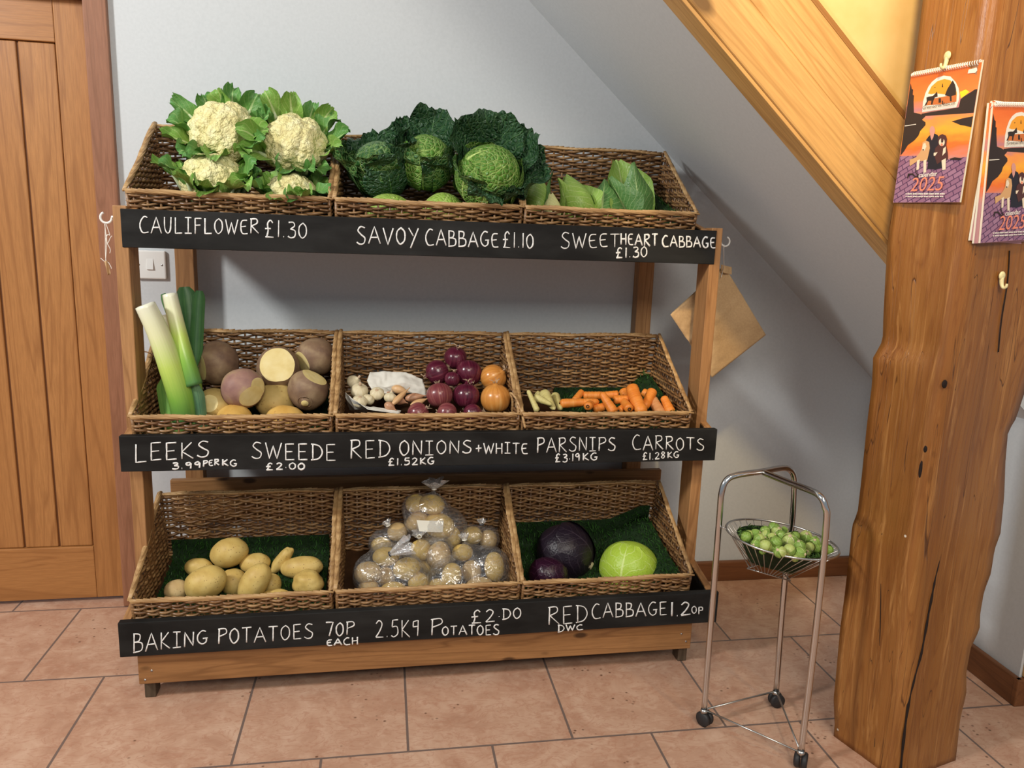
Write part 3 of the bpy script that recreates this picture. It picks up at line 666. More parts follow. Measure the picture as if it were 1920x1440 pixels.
# ------------------------------------------------------------------ cabbages
def ball(c, r, M, seed, amp=.03):
    mb = MB(); return blob(mb, M, 4, amp, 1.4, seed)
def wrap_leaf(c, r, axis, ang, th0, th1, wid, mat, t, seed, flare=.25, ruf=.05, lift=.03, nu=16, nv=18, name='leaf', sq=1.0, freq=11):
    """leaf hugging a ball of radius r: starts at polar angle th0 from the stem, ends at th1, spans +-wid in azimuth"""
    a, e1, e2 = basis(axis); m0 = R(ang)
    def fn(u, v):
        x = 2 * u - 1; th = R(th0 + (th1 - th0) * v); pw = (.25 + .75 * math.sin(PI * min(1, .08 + v * .74)) ** .7) * (1 - .55 * max(0, v - .8) / .2)
        e = max(abs(x) ** 2.2, v ** 5)
        ph = m0 + R(wid) * x * pw
        rr = r * (1 + lift + flare * e * (.35 + .65 * v) + ruf * e * math.sin(v * freq + x * 3 + seed) + ruf * 1.3 * e * noise.noise(Vector((x * 3, v * 6, seed))) + .022 * noise.noise(Vector((x * 2.5, v * 4, seed + 9))))
        dirv = -a * math.cos(th) + (e1 * math.cos(ph) + e2 * math.sin(ph)) * math.sin(th)
        return c + dirv * rr * Vector((1, 1, 1)).length / 1.7320508
    mb = MB(); mb.grid(fn, nu, nv); return mb.build(name, mat, t)
M_SV1 = m_leaf('savoy_bright', (.115, .29, .028), (.055, .165, .018), (.52, .68, .20), .9, 7, .5, .05, .42)
M_SV2 = m_leaf('savoy_mid', (.040, .14, .028), (.016, .072, .018), (.30, .47, .14), .9, 6, .5, .035, .42)
M_SV3 = m_leaf('savoy_dark', (.020, .078, .026), (.009, .038, .016), (.10, .22, .075), 1.0, 6, .3, .03, .45)
M_SV4 = m_leaf('savoy_pale', (.36, .52, .085), (.24, .42, .06), (.60, .70, .25), .6, 5, .25, .04, .45)
def savoy(u, v, y, rpx, axis, label, wraps, outs, seed, heart=M_SV1):
    r = rpx * pxm(u, v, y); c = at(u, v, y); a, e1, e2 = basis(axis)
    t = thing('savoy_cabbage', c - a * r, label, 'cabbage', 'savoy cabbages in the top middle basket')
    ball(c, r, place(c, a, 0, (r, r, r)), seed).build('heart', heart, t)
    for i, (ang, th0, th1, wid, mt, fl) in enumerate(wraps): wrap_leaf(c, r, axis, ang, th0, th1, wid, mt, t, seed + i, fl, .03, .02 + .022 * i)
    for i, (ang, L, W, out, bend, mt, ruf) in enumerate(outs):
        ra = e1 * math.cos(R(ang)) + e2 * math.sin(R(ang)); mb = MB()
        leaf(mb, c + ra * r * .62 - a * r * .75, a * 1.0 + ra * out, ra, r * L, r * W, bend, .45, ruf, seed + i * 1.7, lambda q: (.35 + .65 * math.sin(PI * min(1, q * .66 + .05)) ** .7) * (1 - max(0, q - .82) / .18 * .35), 18, 22, 0, 0, 16)
        mb.build('outer_leaf', mt, t)
    return t
# azimuth 0 = right of the head seen from the front, 90 = towards the back/up side
savoy(712, 318, .03, 52, (-.25, -.35, .9), 'dark savoy cabbage at the left end, leaf with a thick pale rib in front', [(250, 12, 128, 58, M_SV2, .10), (200, 20, 130, 55, M_SV2, .14), (320, 15, 120, 50, M_SV3, .12), (90, 10, 120, 70, M_SV3, .2)],
      [(60, 2.1, 1.5, .25, .4, M_SV3, .16), (140, 1.9, 1.5, .4, .5, M_SV3, .14), (215, 2.1, 2.0, .50, .05, M_SV2, .09), (275, 1.7, 2.3, .42, -.15, M_SV2, .08), (335, 1.7, 1.8, .45, .1, M_SV3, .11), (10, 1.9, 1.4, .35, .5, M_SV3, .14)], 2, M_SV2)
savoy(798, 305, .025, 50, (.0, -.40, .9), 'savoy cabbage between the two others, dark crinkled leaf standing up behind', [(262, 8, 120, 60, M_SV2, .06), (215, 14, 138, 45, M_SV1, .12), (330, 14, 132, 48, M_SV2, .12), (90, 10, 125, 70, M_SV3, .2)],
      [(75, 2.5, 1.7, .22, .35, M_SV3, .15), (120, 2.2, 1.5, .3, .3, M_SV3, .15), (30, 2.2, 1.6, .32, .3, M_SV3, .15), (180, 1.7, 1.6, .45, .5, M_SV3, .13), (255, 1.5, 1.9, .45, .0, M_SV2, .10), (310, 1.3, 1.8, .5, .2, M_SV3, .12)], 6)
savoy(917, 333, -.055, 60, (.1, -.60, .78), 'biggest savoy cabbage, bright veined head overhanging the basket rim', [(272, 2, 118, 62, M_SV1, .04), (205, 10, 128, 52, M_SV1, .08), (345, 12, 130, 50, M_SV1, .10), (100, 12, 122, 66, M_SV1, .10)],
      [(80, 2.35, 1.9, .30, .35, M_SV3, .13), (125, 2.2, 1.7, .36, .35, M_SV3, .13), (35, 2.2, 1.7, .42, .3, M_SV3, .14), (355, 1.75, 1.9, .75, .5, M_SV3, .16), (205, 1.5, 1.5, .40, .4, M_SV2, .10), (240, 1.15, 1.6, .42, .35, M_SV2, .10), (275, 1.15, 1.9, .5, .55, M_SV3, .15), (315, 1.2, 1.6, .45, .5, M_SV3, .13)], 4)
def tight_head(name, u, v, y, rpx, axis, sc, label, cat, group, mats, wraps, seed, stem=None):
    r = rpx * pxm(u, v, y); c = at(u, v, y); t = thing(name, c - Vector((0, 0, r * .8)), label, cat, group)
    mb = MB(); blob(mb, place(c, axis, 0, (r * sc[0], r * sc[1], r * sc[2])), 4, .035, 1.3, seed); mb.build('heart', mats[0], t)
    for i, (ang, th0, th1, wid, fl) in enumerate(wraps): wrap_leaf(c, r * (sc[0] + sc[2]) / 2, axis, ang, th0, th1, wid, mats[1 + i % (len(mats) - 1)], t, seed + i, fl, .012, .012 + .014 * i)
    return t, c, r
tight_head('savoy_cabbage', 730, 402, -.028, 46, (0, -.3, 1), (1, 1, .82), 'pale green savoy head showing just above the rim, left of two', 'cabbage', 'savoy cabbages in the top middle basket', (M_SV4, M_SV4, M_SV4), [(250, 5, 130, 70, .02), (340, 5, 120, 60, .03), (150, 5, 120, 60, .03)], 21)
tight_head('savoy_cabbage', 832, 398, -.005, 40, (0, -.3, 1), (1, 1, .9), 'pale green savoy head under the big cabbage, right of two', 'cabbage', 'savoy cabbages in the top middle basket', (M_SV4, M_SV4, M_SV4), [(260, 5, 130, 70, .02), (20, 5, 120, 60, .03)], 22)

M_SW1 = m_leaf('sweetheart_leaf', (.33, .50, .10), (.21, .38, .06), (.50, .62, .24), .35, 8, 0, .05, .38)
M_SW2 = m_leaf('sweetheart_leaf_dark', (.11, .26, .06), (.06, .17, .04), (.36, .50, .19), .35, 8, 0, .05, .4)
M_SW3 = m_leaf('sweetheart_pale', (.66, .64, .30), (.58, .60, .24), (.76, .74, .42), .35, 8, 0, .06, .45)
def sweetheart(base, tip, w_, label, mats, leaves, seed):
    base, tip = Vector(base), Vector(tip); ax = tip - base; L = ax.length; a, e1, e2 = basis(ax)
    t = thing('sweetheart_cabbage', base, label, 'cabbage', 'pointed cabbages in the top right basket')
    prof = [(0, 0)] + [(w_ * (math.sin(PI * (q * .5 + .17)) * (1 - q) ** .85 * 1.25), L * q) for q in [i / 16 for i in range(17)]]
    mb = MB(); mb.lathe(prof, 26, place(base, ax), 0, lambda an, v: 1 + .05 * math.sin(3 * an + v * 6 + seed)); mb.build('heart', mats[0], t)
    for i, (ang, LL, W, out, bend, k, tw) in enumerate(leaves):
        ra = e1 * math.cos(R(ang)) + e2 * math.sin(R(ang)); mb = MB()
        leaf(mb, base + ra * w_ * .75, a + ra * out, ra, L * LL, w_ * W, bend, .55, .05, seed + i, (lambda q: (.55 + .45 * math.sin(PI * min(1, q * .8 + .1))) * (1 - max(0, q - .6) / .4 * .72)) if W > 2.2 else (lambda q: (.6 + .4 * math.sin(PI * min(1, q * .9 + .1))) * (1 - max(0, q - .35) / .65 * .86)), 12, 16, tw)
        mb.build('leaf', mats[k], t)
SM = (M_SW1, M_SW1, M_SW2, M_SW3)
sweetheart(at(1004, 405, .03), at(1012, 330, .06), .052, 'green pointed cabbage tucked beside the big savoy at the left', SM, [(270, 1.05, 1.7, -.15, -.2, 1, 0), (200, 1.0, 1.6, -.1, 0, 2, 0), (340, .95, 1.5, -.1, 0, 1, 0)], 1)
sweetheart(at(1034, 410, -.035), at(1036, 361, -.02), .030, 'small pale cream pointed cabbage peeping over the rim', (M_SW3, M_SW3, M_SW3, M_SW3), [(270, .95, 1.4, -.2, -.1, 1, 0), (30, .95, 1.4, -.2, -.1, 1, 0)], 2)
sweetheart(at(1090, 408, -.01), at(1062, 326, .03), .056, 'pointed cabbage with a sharp tip leaning left', SM, [(280, 1.0, 1.75, -.25, -.1, 1, 0), (190, .98, 1.6, -.2, -.1, 2, 0), (350, .9, 1.6, -.1, .1, 1, 0)], 3)
sweetheart(at(1128, 414, -.005), at(1136, 368, .05), .050, 'loose open cabbage with curled leaf edges in the middle of the row', SM, [(285, .95, 1.7, .1, .7, 1, .3), (330, 1.15, 2.0, .45, .9, 1, -.4), (90, 1.1, 2.1, .1, .1, 2, 0), (190, 1.0, 1.9, .1, .4, 1, .2), (30, 1.15, 2.0, .4, .5, 1, 0)], 4)
sweetheart(at(1196, 412, .02), at(1180, 335, .06), .050, 'pointed cabbage with one tall broad upright leaf at the right end', SM, [(262, 1.62, 2.9, .0, .02, 1, 0), (10, 1.0, 2.0, .4, .1, 2, 0), (60, 1.15, 1.9, .25, .1, 2, 0)], 5)

# ------------------------------------------------------------------ leeks and swedes
def m_leek():
    m, nt, b = newmat('leek_shaft', .3, .5); sx = nt.nodes.new('ShaderNodeSeparateXYZ'); nt.links.new(nd(nt, 'TexCoord').outputs['UV'], sx.inputs[0])
    st_ = noisef(nt, coords(nt, (60, 1.2, 1), 'UV'), 1, 3)
    v = math_(nt, 'ADD', sx.outputs[1], math_(nt, 'MULTIPLY', math_(nt, 'SUBTRACT', st_, .5), .12))
    c = ramp(nt, v, [(.0, (.80, .80, .66)), (.3, (.74, .76, .44)), (.5, (.50, .66, .13)), (.74, (.22, .44, .06)), (1, (.06, .19, .06))]); setc(nt, b, c); bump(nt, b, st_, .15, .001); return m
M_LEEK = m_leek(); M_LKL = m_streak('leek_leaf', (.02, .09, .03), (.045, .15, .045), (.08, .21, .06), 26, .8, .45)
M_LKB = m_streak('leek_leaf_blue', (.05, .14, .075), (.09, .20, .10), (.14, .27, .11), 26, .8, .45)
M_LKG = m_streak('leek_leaf_green', (.11, .27, .06), (.17, .36, .075), (.25, .44, .11), 26, .8, .4)
def leek(label, P, rad, blades):
    Q = smoothpts(P, 6); n = len(Q); t = thing('leek', Q[-1], label, 'leek', 'leeks in the middle left basket')
    rs = []
    for i in range(n):
        s = i / (n - 1); j = s * (len(rad) - 1); k = min(len(rad) - 2, int(j)); rs.append(rad[k] + (rad[k + 1] - rad[k]) * (j - k))
    MB().tube([Q[0] - (Q[1] - Q[0]) * .25, Q[0]] + Q[1:], [rs[0] * .72] + rs, 18).build('shaft', M_LEEK, t)
    for i, (p, d, n_, L, W, bend, mt) in enumerate(blades):
        mb = MB(); leaf(mb, p, d, n_, L, W, bend, .5, .02, i, lambda q: min(1, .12 + 3.2 * q) * (1 - .2 * q) * (1 - max(0, q - .93) / .07 * .5), 8, 20); mb.build('leaf_blade', mt, t)
a_ = lambda u, v, y: at(u, v, y)
leek('fat leek nearest the stand post, white root end up', [a_(272, 572, -.118), a_(296, 622, -.116), a_(322, 690, -.112), a_(340, 745, -.106), a_(348, 785, -.10)], [.0215, .0235, .0275, .029, .030],
     [(a_(318, 690, -.078), a_(332, 800, -.10) - a_(318, 690, -.078), (0, -1, .2), .15, .085, .0, M_LKG), (a_(340, 722, -.098), a_(362, 800, -.112) - a_(340, 722, -.098), (.1, -1, .2), .11, .050, .0, M_LKG)])
leek('slim leek leaning in front, white end up and dark leaf at the rim', [a_(318, 552, -.075), a_(331, 606, -.085), a_(347, 668, -.105), a_(364, 722, -.112)], [.0165, .0172, .0185, .0195],
     [(a_(364, 712, -.118), a_(377, 800, -.115) - a_(364, 712, -.118), (0, -1, 0), .125, .034, .0, M_LKB), (a_(368, 715, -.108), a_(376, 800, -.105) - a_(368, 715, -.108), (.4, -1, 0), .11, .03, .0, M_LKL)])
leek('leek half hidden behind the slim one, pale end showing between two', [a_(309, 592, -.035), a_(322, 650, -.045), a_(340, 720, -.055), a_(348, 770, -.06)], [.016, .017, .018, .018], [])
leek('leek standing leaves up, broad dark green leaves against the wall', [a_(372, 790, -.06), a_(368, 740, -.05), a_(360, 690, -.035)], [.016, .016, .015],
     [(a_(360, 700, -.035), a_(346, 550, .0) - a_(360, 700, -.035), (-.1, -1, .1), .205, .058, .05, M_LKL), (a_(364, 700, -.045), a_(373, 560, -.02) - a_(364, 700, -.045), (.2, -1, .1), .195, .034, .05, M_LKL), (a_(356, 690, -.02), a_(309, 560, .03) - a_(356, 690, -.02), (-.2, -1, .1), .19, .03, .05, M_LKL)])
M_SWS = m_skin('swede_skin', (.13, .075, .052), (.225, .14, .085), (.34, .24, .14), None, rough=.6, nscale=26)
M_SWP = m_skin('swede_skin_pink', (.22, .11, .10), (.32, .18, .14), (.46, .33, .17), None, rough=.55, nscale=22)
M_SWY = m_skin('swede_skin_yellow', (.46, .33, .11), (.58, .42, .15), (.64, .46, .17), (.30, .17, .05), 90, .6)
M_SWO = m_skin('swede_skin_ochre', (.58, .33, .075), (.68, .42, .11), (.74, .50, .17), (.40, .2, .05), 90, .55)
M_SWC = m_skin('swede_flesh', (.70, .55, .21), (.77, .63, .28), (.82, .70, .36), None, rough=.5, nscale=30)
def swede(u, v, y, rpx, label, skin, cuts, sc=(1, 1, .92), seed=0, root=None, axis=(0, 0, 1)):
    r = rpx * pxm(u, v, y); c = at(u, v, y); M = place(c, axis, seed); mb = MB()
    blob(mb, M @ Matrix.Diagonal((r * sc[0], r * sc[1], r * sc[2], 1)), 4, .05, 1.3, seed)
    t = thing('swede', c - Vector((0, 0, r * .85)), label, 'swede', 'swedes in the middle left basket')
    bm = bmesh.new(); vs = [bm.verts.new(p) for p in mb.v]
    for f in mb.f: bm.faces.new([vs[i] for i in f])
    for n_, d_ in cuts:
        n_ = Vector(n_).normalized()
        g = bmesh.ops.bisect_plane(bm, geom=bm.verts[:] + bm.edges[:] + bm.faces[:], plane_co=c + n_ * r * d_, plane_no=n_, clear_outer=True)
        ed = [e for e in g['geom_cut'] if isinstance(e, bmesh.types.BMEdge)]; lp = [v.co.copy() for v in {v for e in ed for v in e.verts}]
        o = sum(lp, Vector()) / len(lp); e1 = n_.orthogonal().normalized(); e2 = n_.cross(e1); lp.sort(key=lambda p: math.atan2((p - o).dot(e2), (p - o).dot(e1)))
        cb = MB(); K = 6; n = len(lp); V = [o + n_ * .0012]
        for k in range(1, K + 1): V += [o.lerp(p, k / K) + n_ * (.0010 * (1 - (k / K) ** 6) + .0007 * noise.noise((p * (k / K) + o) * 60) * (k < K)) for p in lp]
        Fc = [(0, 1 + i, 1 + (i + 1) % n) for i in range(n)]
        for k in range(K - 1): Fc += [(1 + k * n + i, 1 + (k + 1) * n + i, 1 + (k + 1) * n + (i + 1) % n, 1 + k * n + (i + 1) % n) for i in range(n)]
        cb.add(V, Fc); cb.build('cut_face', M_SWC, t)['label'] = 'pale yellow cut flesh'
    bm.verts.index_update(); sb = MB(); sb.add([v.co.copy() for v in bm.verts], [tuple(v.index for v in f.verts) for f in bm.faces]); bm.free()
    sb.build('skin', skin, t)
    if root:
        d_ = Vector(root).normalized(); p = c + d_ * r * .86
        MB().tube([p, p + d_ * r * .16, p + d_ * r * .24], [r * .30, r * .22, r * .2], 14).build('root_stub', M_SWS, t)
        MB().tube([p + d_ * r * .235, p + d_ * r * .262], [r * .19, r * .17], 14).build('root_cut', M_SWC, t)
        for k in range(5): MB().tube([p + d_ * r * .05 + align(d_, k * 1.25).to_3x3() @ Vector((r * (.30 + .035 * (k % 3)) * math.cos(q), r * (.30 + .035 * (k % 3)) * math.sin(q), r * .02 * k)) for q in [i * .3 for i in range(12)]], .0011, 5).build('rootlet', M_SWS, t)
swede(408, 681, .005, 39, 'brown swede beside the leeks, left side sliced flat', M_SWS, [((-.85, -.5, -.1), .78)], (1, 1, 1.08), 1)
swede(455, 728, -.068, 39, 'pinkish swede with a yellow cut at lower right, centre front', M_SWP, [((.55, -.75, -.35), .80), ((.85, -.5, .1), .86)], (1, 1, .97), 2)
swede(522, 690, .01, 40, 'swede with a big round pale cut face toward the viewer', M_SWS, [((.05, -.86, .36), .60)], (1, 1, 1), 3)
swede(592, 669, .055, 37, 'purple-brown swede in the far right corner, small cut at lower left', M_SWS, [((-.75, -.55, -.3), .80)], (1, 1, .95), 4)
swede(578, 731, -.045, 37, 'dark swede at the right showing its round root stub', M_SWS, [((.45, -.15, .85), .76)], (1, 1, 1.05), 5, (-.08, -.86, -.42))
swede(404, 757, -.055, 33, 'yellowish swede low behind the pinkish one, next to the leeks', M_SWY, [((-.2, -.9, .3), .86)], (1.05, 1, .9), 6)
swede(517, 752, -.015, 38, 'dull brown swede deep in the middle, under the cut one', M_SWY, [], (1, 1, .9), 7)
swede(440, 790, -.098, 40, 'ochre swede lying at the rim below the pinkish one', M_SWO, [], (1.12, .85, .8), 8)
swede(535, 792, -.098, 36, 'ochre brown swede at the rim below the dark rooted one', M_SWO, [], (1.1, .9, .9), 9)

# ------------------------------------------------------------------ onions, garlic, shallots
M_RON = m_streak('red_onion_skin', (.050, .006, .016), (.105, .014, .032), (.20, .045, .065), 40, 1.2, .22)
M_RON2 = m_streak('red_onion_skin_light', (.13, .022, .032), (.22, .055, .060), (.36, .14, .11), 46, 1.0, .25)
M_BON = m_streak('brown_onion_skin', (.52, .19, .035), (.66, .28, .06), (.78, .42, .14), 30, 1.0, .25)
M_DRY = m_streak('dry_neck', (.40, .26, .16), (.55, .40, .26), (.66, .52, .36), 12, 2, .8)
def bulb_prof(r, neck=.16, nl=.42, fl=.92):
    P = []
    for i in range(25):
        q = i / 24; a = PI * q; P.append((r * math.sin(a) ** .88, -r * fl * math.cos(a)))
    P = P[:22]; P += [(r * neck * 1.5, r * (fl * .97)), (r * neck * .9, r * (fl + .10)), (r * neck * .55, r * (fl + nl * .6)), (r * neck * .6, r * (fl + nl)), (0, r * (fl + nl))]
    return P
def onion(u, v, y, rpx, axis, label, mat, seed, name='red_onion', grp='red onions in the middle basket', roots=True):
    r = rpx * pxm(u, v, y); c = at(u, v, y); M = place(c, axis, seed)
    t = thing(name, c - Vector((0, 0, r)), label, 'onion', grp); mb = MB(); mb.lathe(bulb_prof(r, .13, .22 if roots else .10), 32, M, 0, lambda a, q: 1 + .025 * math.sin(2 * a + seed) + .012 * math.sin(5 * a)); mb.build('bulb', mat, t)
    rr = random.Random(seed); M3 = M
    mb = MB()
    for k in range(5):
        a = rr.uniform(0, 6.28); mb.tube([M3 @ Vector((r * .1 * math.cos(a), r * .1 * math.sin(a), r * .98)), M3 @ Vector((r * .16 * math.cos(a), r * .16 * math.sin(a), r * 1.18)), M3 @ Vector((r * .4 * math.cos(a + .6), r * .4 * math.sin(a + .6), r * rr.uniform(1.15, 1.35)))], [.0013, .0009, .0004], 5)
    mb.build('neck_wisps', M_DRY, t)
    if roots:
        mb = MB()
        for k in range(14):
            a = rr.uniform(0, 6.28); q = rr.uniform(.05, .16); mb.tube([M3 @ Vector((r * q * math.cos(a), r * q * math.sin(a), -r * .88)), M3 @ Vector((r * q * 2.2 * math.cos(a), r * q * 2.2 * math.sin(a), -r * rr.uniform(1.0, 1.1)))], .0006, 4)
        mb.build('root_tuft', M_DRY, t)
onion(854, 671, .035, 22, (.1, -.4, .9), 'topmost red onion, dry wispy neck up', M_RON, 1)
onion(820, 698, .012, 23, (-.8, -.1, -.3), 'red onion second from the top, at the left of the heap', M_RON, 2)
onion(879, 699, .0, 25, (.1, -.75, -.55), 'dark red onion with two shiny spots right below the topmost', M_RON, 3)
onion(824, 741, -.068, 25, (.15, -.35, -.9), 'light coppery red onion at the left of the heap front', M_RON2, 4)
onion(874, 742, -.062, 25, (.05, .2, .95), 'very dark red onion in the centre front of the heap, neck up', M_RON, 5)
onion(784, 775, -.100, 21, (.6, -.3, .5), 'red onion at the rim beside the shallots, leftmost of the heap', M_RON2, 6)
onion(838, 775, -.112, 20, (.9, -.2, -.1), 'red onion at the rim under the coppery one', M_RON2, 7)
onion(848, 711, -.022, 15, (.2, .3, .9), 'small red onion deep between the others', M_RON, 8)
onion(886, 776, -.105, 19, (.8, .1, .2), 'dark red onion low at the rim under the very dark one', M_RON, 9)
onion(925, 708, -.015, 25, (.5, -.3, .4), 'golden onion behind the other, a pale streak on its skin', M_BON, 10, 'brown_onion', 'brown onions in the middle basket', False)
onion(929, 747, -.080, 29, (-.05, .0, 1), 'bigger golden onion in front, right at the rim', M_BON, 11, 'brown_onion', 'brown onions in the middle basket', False)
M_GAR = m_streak('garlic_skin', (.55, .46, .28), (.68, .59, .39), (.77, .70, .52), 16, 1, .55)
def garlic(u, v, y, rpx, axis, label, seed):
    r = rpx * pxm(u, v, y); c = at(u, v, y); t = thing('garlic_bulb', c - Vector((0, 0, r)), label, 'garlic', 'garlic bulbs in the middle basket'); M = place(c, axis, seed)
    mb = MB(); mb.lathe(bulb_prof(r, .2, .5, .78)[:22] + [(r * .3, r * .8), (r * .2, r * .98)], 30, M, 0, lambda a, q: 1 + .07 * abs(math.sin(a * 4 + seed)) * math.sin(PI * q)); mb.build('bulb', M_GAR, t)
    mb = MB(); mb.tube([M @ Vector((0, 0, r * .8)), M @ Vector((0, 0, r * 1.1)), M @ Vector((r * .1, 0, r * 1.35))], [r * .24, r * .16, r * .14], 9); mb.build('stem_stub', M_DRY, t)
    mb = MB(); mb.lathe([(0, -r * .80), (r * .2, -r * .79), (r * .3, -r * .74), (r * .24, -r * .7)], 14, M); mb.build('root_plate', M_DRY, t)
garlic(664, 717, -.012, 14, (.5, -.3, .6), 'garlic bulb at the back left against the basket side', 1)
garlic(674, 733, -.048, 16, (.1, -.5, .8), 'garlic bulb with its stem stub up, second from the back', 2)
garlic(674, 753, -.092, 14, (-.1, .3, -.8), 'smooth round garlic bulb at the front left', 3)
garlic(691, 749, -.078, 11, (.4, .5, .6), 'small garlic bulb squeezed between two larger ones', 4)
garlic(707, 738, -.068, 13, (.05, .55, -.75), 'garlic bulb showing its round root plate', 5)
garlic(732, 746, -.078, 12, (.2, .3, .9), 'pointed garlic bulb lying closest to the shallots', 6)
M_SHA = m_streak('shallot_skin', (.30, .12, .06), (.45, .22, .12), (.60, .36, .22), 22, 1, .4)
M_SHB = m_streak('shallot_skin_tan', (.52, .28, .12), (.66, .40, .19), (.74, .52, .30), 22, 1, .4)
def shallot(p0, p1, rpx, label, seed, mat=None):
    a, b = at(*p0), at(*p1); d_ = b - a; L = d_.length; r = rpx * pxm(p0[0], p0[1], p0[2]); t = thing('shallot', a, label, 'shallot', 'shallots in the middle basket')
    prof = [(0, 0)] + [(r * math.sin(PI * min(1, .06 + q * .94)) ** .75 * (1 - .35 * q), L * q) for q in [i / 14 for i in range(14)]] + [(r * .12, L), (r * .1, L * 1.12), (0, L * 1.13)]
    mb = MB(); mb.lathe(prof, 16, place(a, d_, seed)); mb.build('bulb', mat or M_SHA, t)
shallot((717, 741, -.03), (752, 722, -.015), 9, 'reddish shallot just inside the mouth of the white bag', 1)
shallot((735, 727, -.035), (764, 735, -.045), 10, 'shallot with a dry dark tip standing above the rest', 2, M_SHB)
shallot((748, 730, -.02), (778, 722, -.01), 8, 'shallot lying deepest in the white bag', 3)
shallot((735, 759, -.105), (765, 730, -.075), 7, 'long slim tan shallot lying slantwise on top', 4, M_SHB)
shallot((722, 757, -.098), (741, 768, -.112), 10, 'plump brown shallot beside the pointed garlic bulb', 5)
shallot((737, 747, -.058), (762, 755, -.07), 10, 'shallot under the long slim slanting one', 6)
shallot((760, 748, -.06), (796, 742, -.06), 10, 'dry shallot with frayed skins next to the red onions', 7)
shallot((770, 760, -.092), (800, 748, -.08), 7, 'tan shallot pointing at the coppery red onion', 8, M_SHB)
shallot((692, 720, .0), (706, 712, .01), 8, 'reddish shallot at the left opening of the bag', 9)
M_PAPW = plain('white_paper', (.72, .70, .63), .8, 0, .2, .05, 60)
def crumple(name, label, cat, P, nu, nv, mat, amp, seed, group=None):
    """a sheet over a 2D net of points P[j][i]"""
    H, W_ = len(P), len(P[0])
    def fn(u, v):
        x, y = u * (W_ - 1), v * (H - 1); i, j = min(W_ - 2, int(x)), min(H - 2, int(y)); fx, fy = x - i, y - j
        q = P[j][i].lerp(P[j][i + 1], fx).lerp(P[j + 1][i].lerp(P[j + 1][i + 1], fx), fy)
        k = noise.noise(Vector((u * 5, v * 5, seed))); return q + Vector((.3, -.6, .7)) * amp * (k + .6 * abs(noise.noise(Vector((u * 11, v * 9, seed + 4)))))
    mb = MB(); mb.grid(fn, nu, nv); o = mb.build(name, mat, None, True, 0, P[0][0]); s = o.modifiers.new('thick', 'SOLIDIFY'); s.thickness = .0006
    return tag(o, label, cat, group)
crumple('paper_bag', 'open white paper bag lying on its side around the shallots', 'paper bag', [[at(699, 738, -.045), at(740, 738, -.03), at(770, 738, -.03), at(800, 745, -.03)], [at(688, 714, -.03), at(722, 726, -.04), at(757, 716, -.035), at(797, 727, -.025)], [at(694, 697, .0), at(722, 696, .0), at(760, 698, .0), at(792, 712, .0)], [at(690, 708, .035), at(720, 703, .035), at(760, 703, .035), at(795, 712, .035)]], 40, 30, M_PAPW, .005, 3)
crumple('paper_bag', 'torn white paper under the garlic bulbs at the rim', 'paper bag', [[at(647, 735, -.06), at(662, 748, -.115), at(690, 768, -.13), at(748, 776, -.13)], [at(648, 745, -.07), at(665, 768, -.095), at(700, 762, -.10), at(752, 770, -.10)], [at(655, 770, -.03), at(680, 775, -.05), at(710, 775, -.06), at(750, 778, -.06)]], 36, 24, M_PAPW, .004, 8)
wl = MB(); wl.tube(smoothpts([at(960, 790, -.118), at(961, 752, -.13), at(957, 737, -.128), at(968, 748, -.145), at(978, 775, -.165), at(985, 803, -.175)], 5), [.0030] * 26, 7)
tag(wl.build('willow_strand', M_RIM, None, True, 0, at(961, 752, -.13)), 'loose pale willow strand sticking out beside the golden onions', 'strand')

# ------------------------------------------------------------------ carrots and parsnips
def m_root(name, c1, c2, c3, rough=.45):
    m, nt, b = newmat(name, rough, .4); v = coords(nt, (1.2, 26, 1), 'UV'); f = noisef(nt, v, 1, 4, .3); g = noisef(nt, coords(nt), 45, 3)
    setc(nt, b, ramp(nt, math_(nt, 'ADD', math_(nt, 'MULTIPLY', f, .55), math_(nt, 'MULTIPLY', g, .45)), [(.32, c1), (.5, c2), (.68, c3)])); bump(nt, b, f, .3, .0012); return m
M_CAR = m_root('carrot_skin', (.62, .165, .018), (.76, .24, .034), (.83, .34, .075))
M_CAP = m_root('carrot_skin_dull', (.50, .22, .08), (.60, .28, .11), (.68, .38, .18), .6)
M_PSN = m_root('parsnip_skin', (.46, .38, .12), (.60, .52, .20), (.68, .61, .30), .55)
M_CRN = plain('dark_crown', (.05, .028, .012), .8, 0, .2, .3)
def rootveg(name, cat, grp, p0, p1, r0, r1, label, mat, seed, bend=0, hole=False):
    a, b = at(*p0), at(*p1); d_ = b - a; q0 = r0 * pxm(*p0); q1 = r1 * pxm(*p1); t = thing(name, a, label, cat, grp)
    n = 18; s_ = d_.cross(Vector((0, 0, 1))); s_ = s_.normalized() if s_.length > 1e-6 else Vector((1, 0, 0))
    pts = []; rs = []
    for i in range(n + 1):
        q = i / n; pts.append(a + d_ * q + s_ * bend * math.sin(PI * q) + Vector((0, 0, 1)) * bend * .3 * math.sin(PI * q)); e0 = min(1, (q / .07)) ** .5 if q < .07 else 1; e1 = math.sqrt(max(0, 1 - ((q - .88) / .12) ** 2)) if q > .88 else 1
        rs.append(max(.0008, (q0 + (q1 - q0) * q) * (.55 + .45 * e0) * max(.12, e1) * (1 + .03 * math.sin(i * 2.2 + seed))))
    mb = MB(); mb.tube(pts, rs, 18); mb.build('root', mat, t)
    u_ = (pts[0] - pts[1]).normalized(); mb = MB(); mb.lathe([(q0 * .18, .0), (q0 * .40, .0008), (q0 * .34, .0022), (q0 * .22, .0016)] if hole else [(0, .0025), (q0 * .2, .002), (q0 * .3, 0)], 12, place(pts[0] + u_ * .0004, u_)); mb.build('crown', M_CRN, t)
CG = 'carrots in the middle right basket'
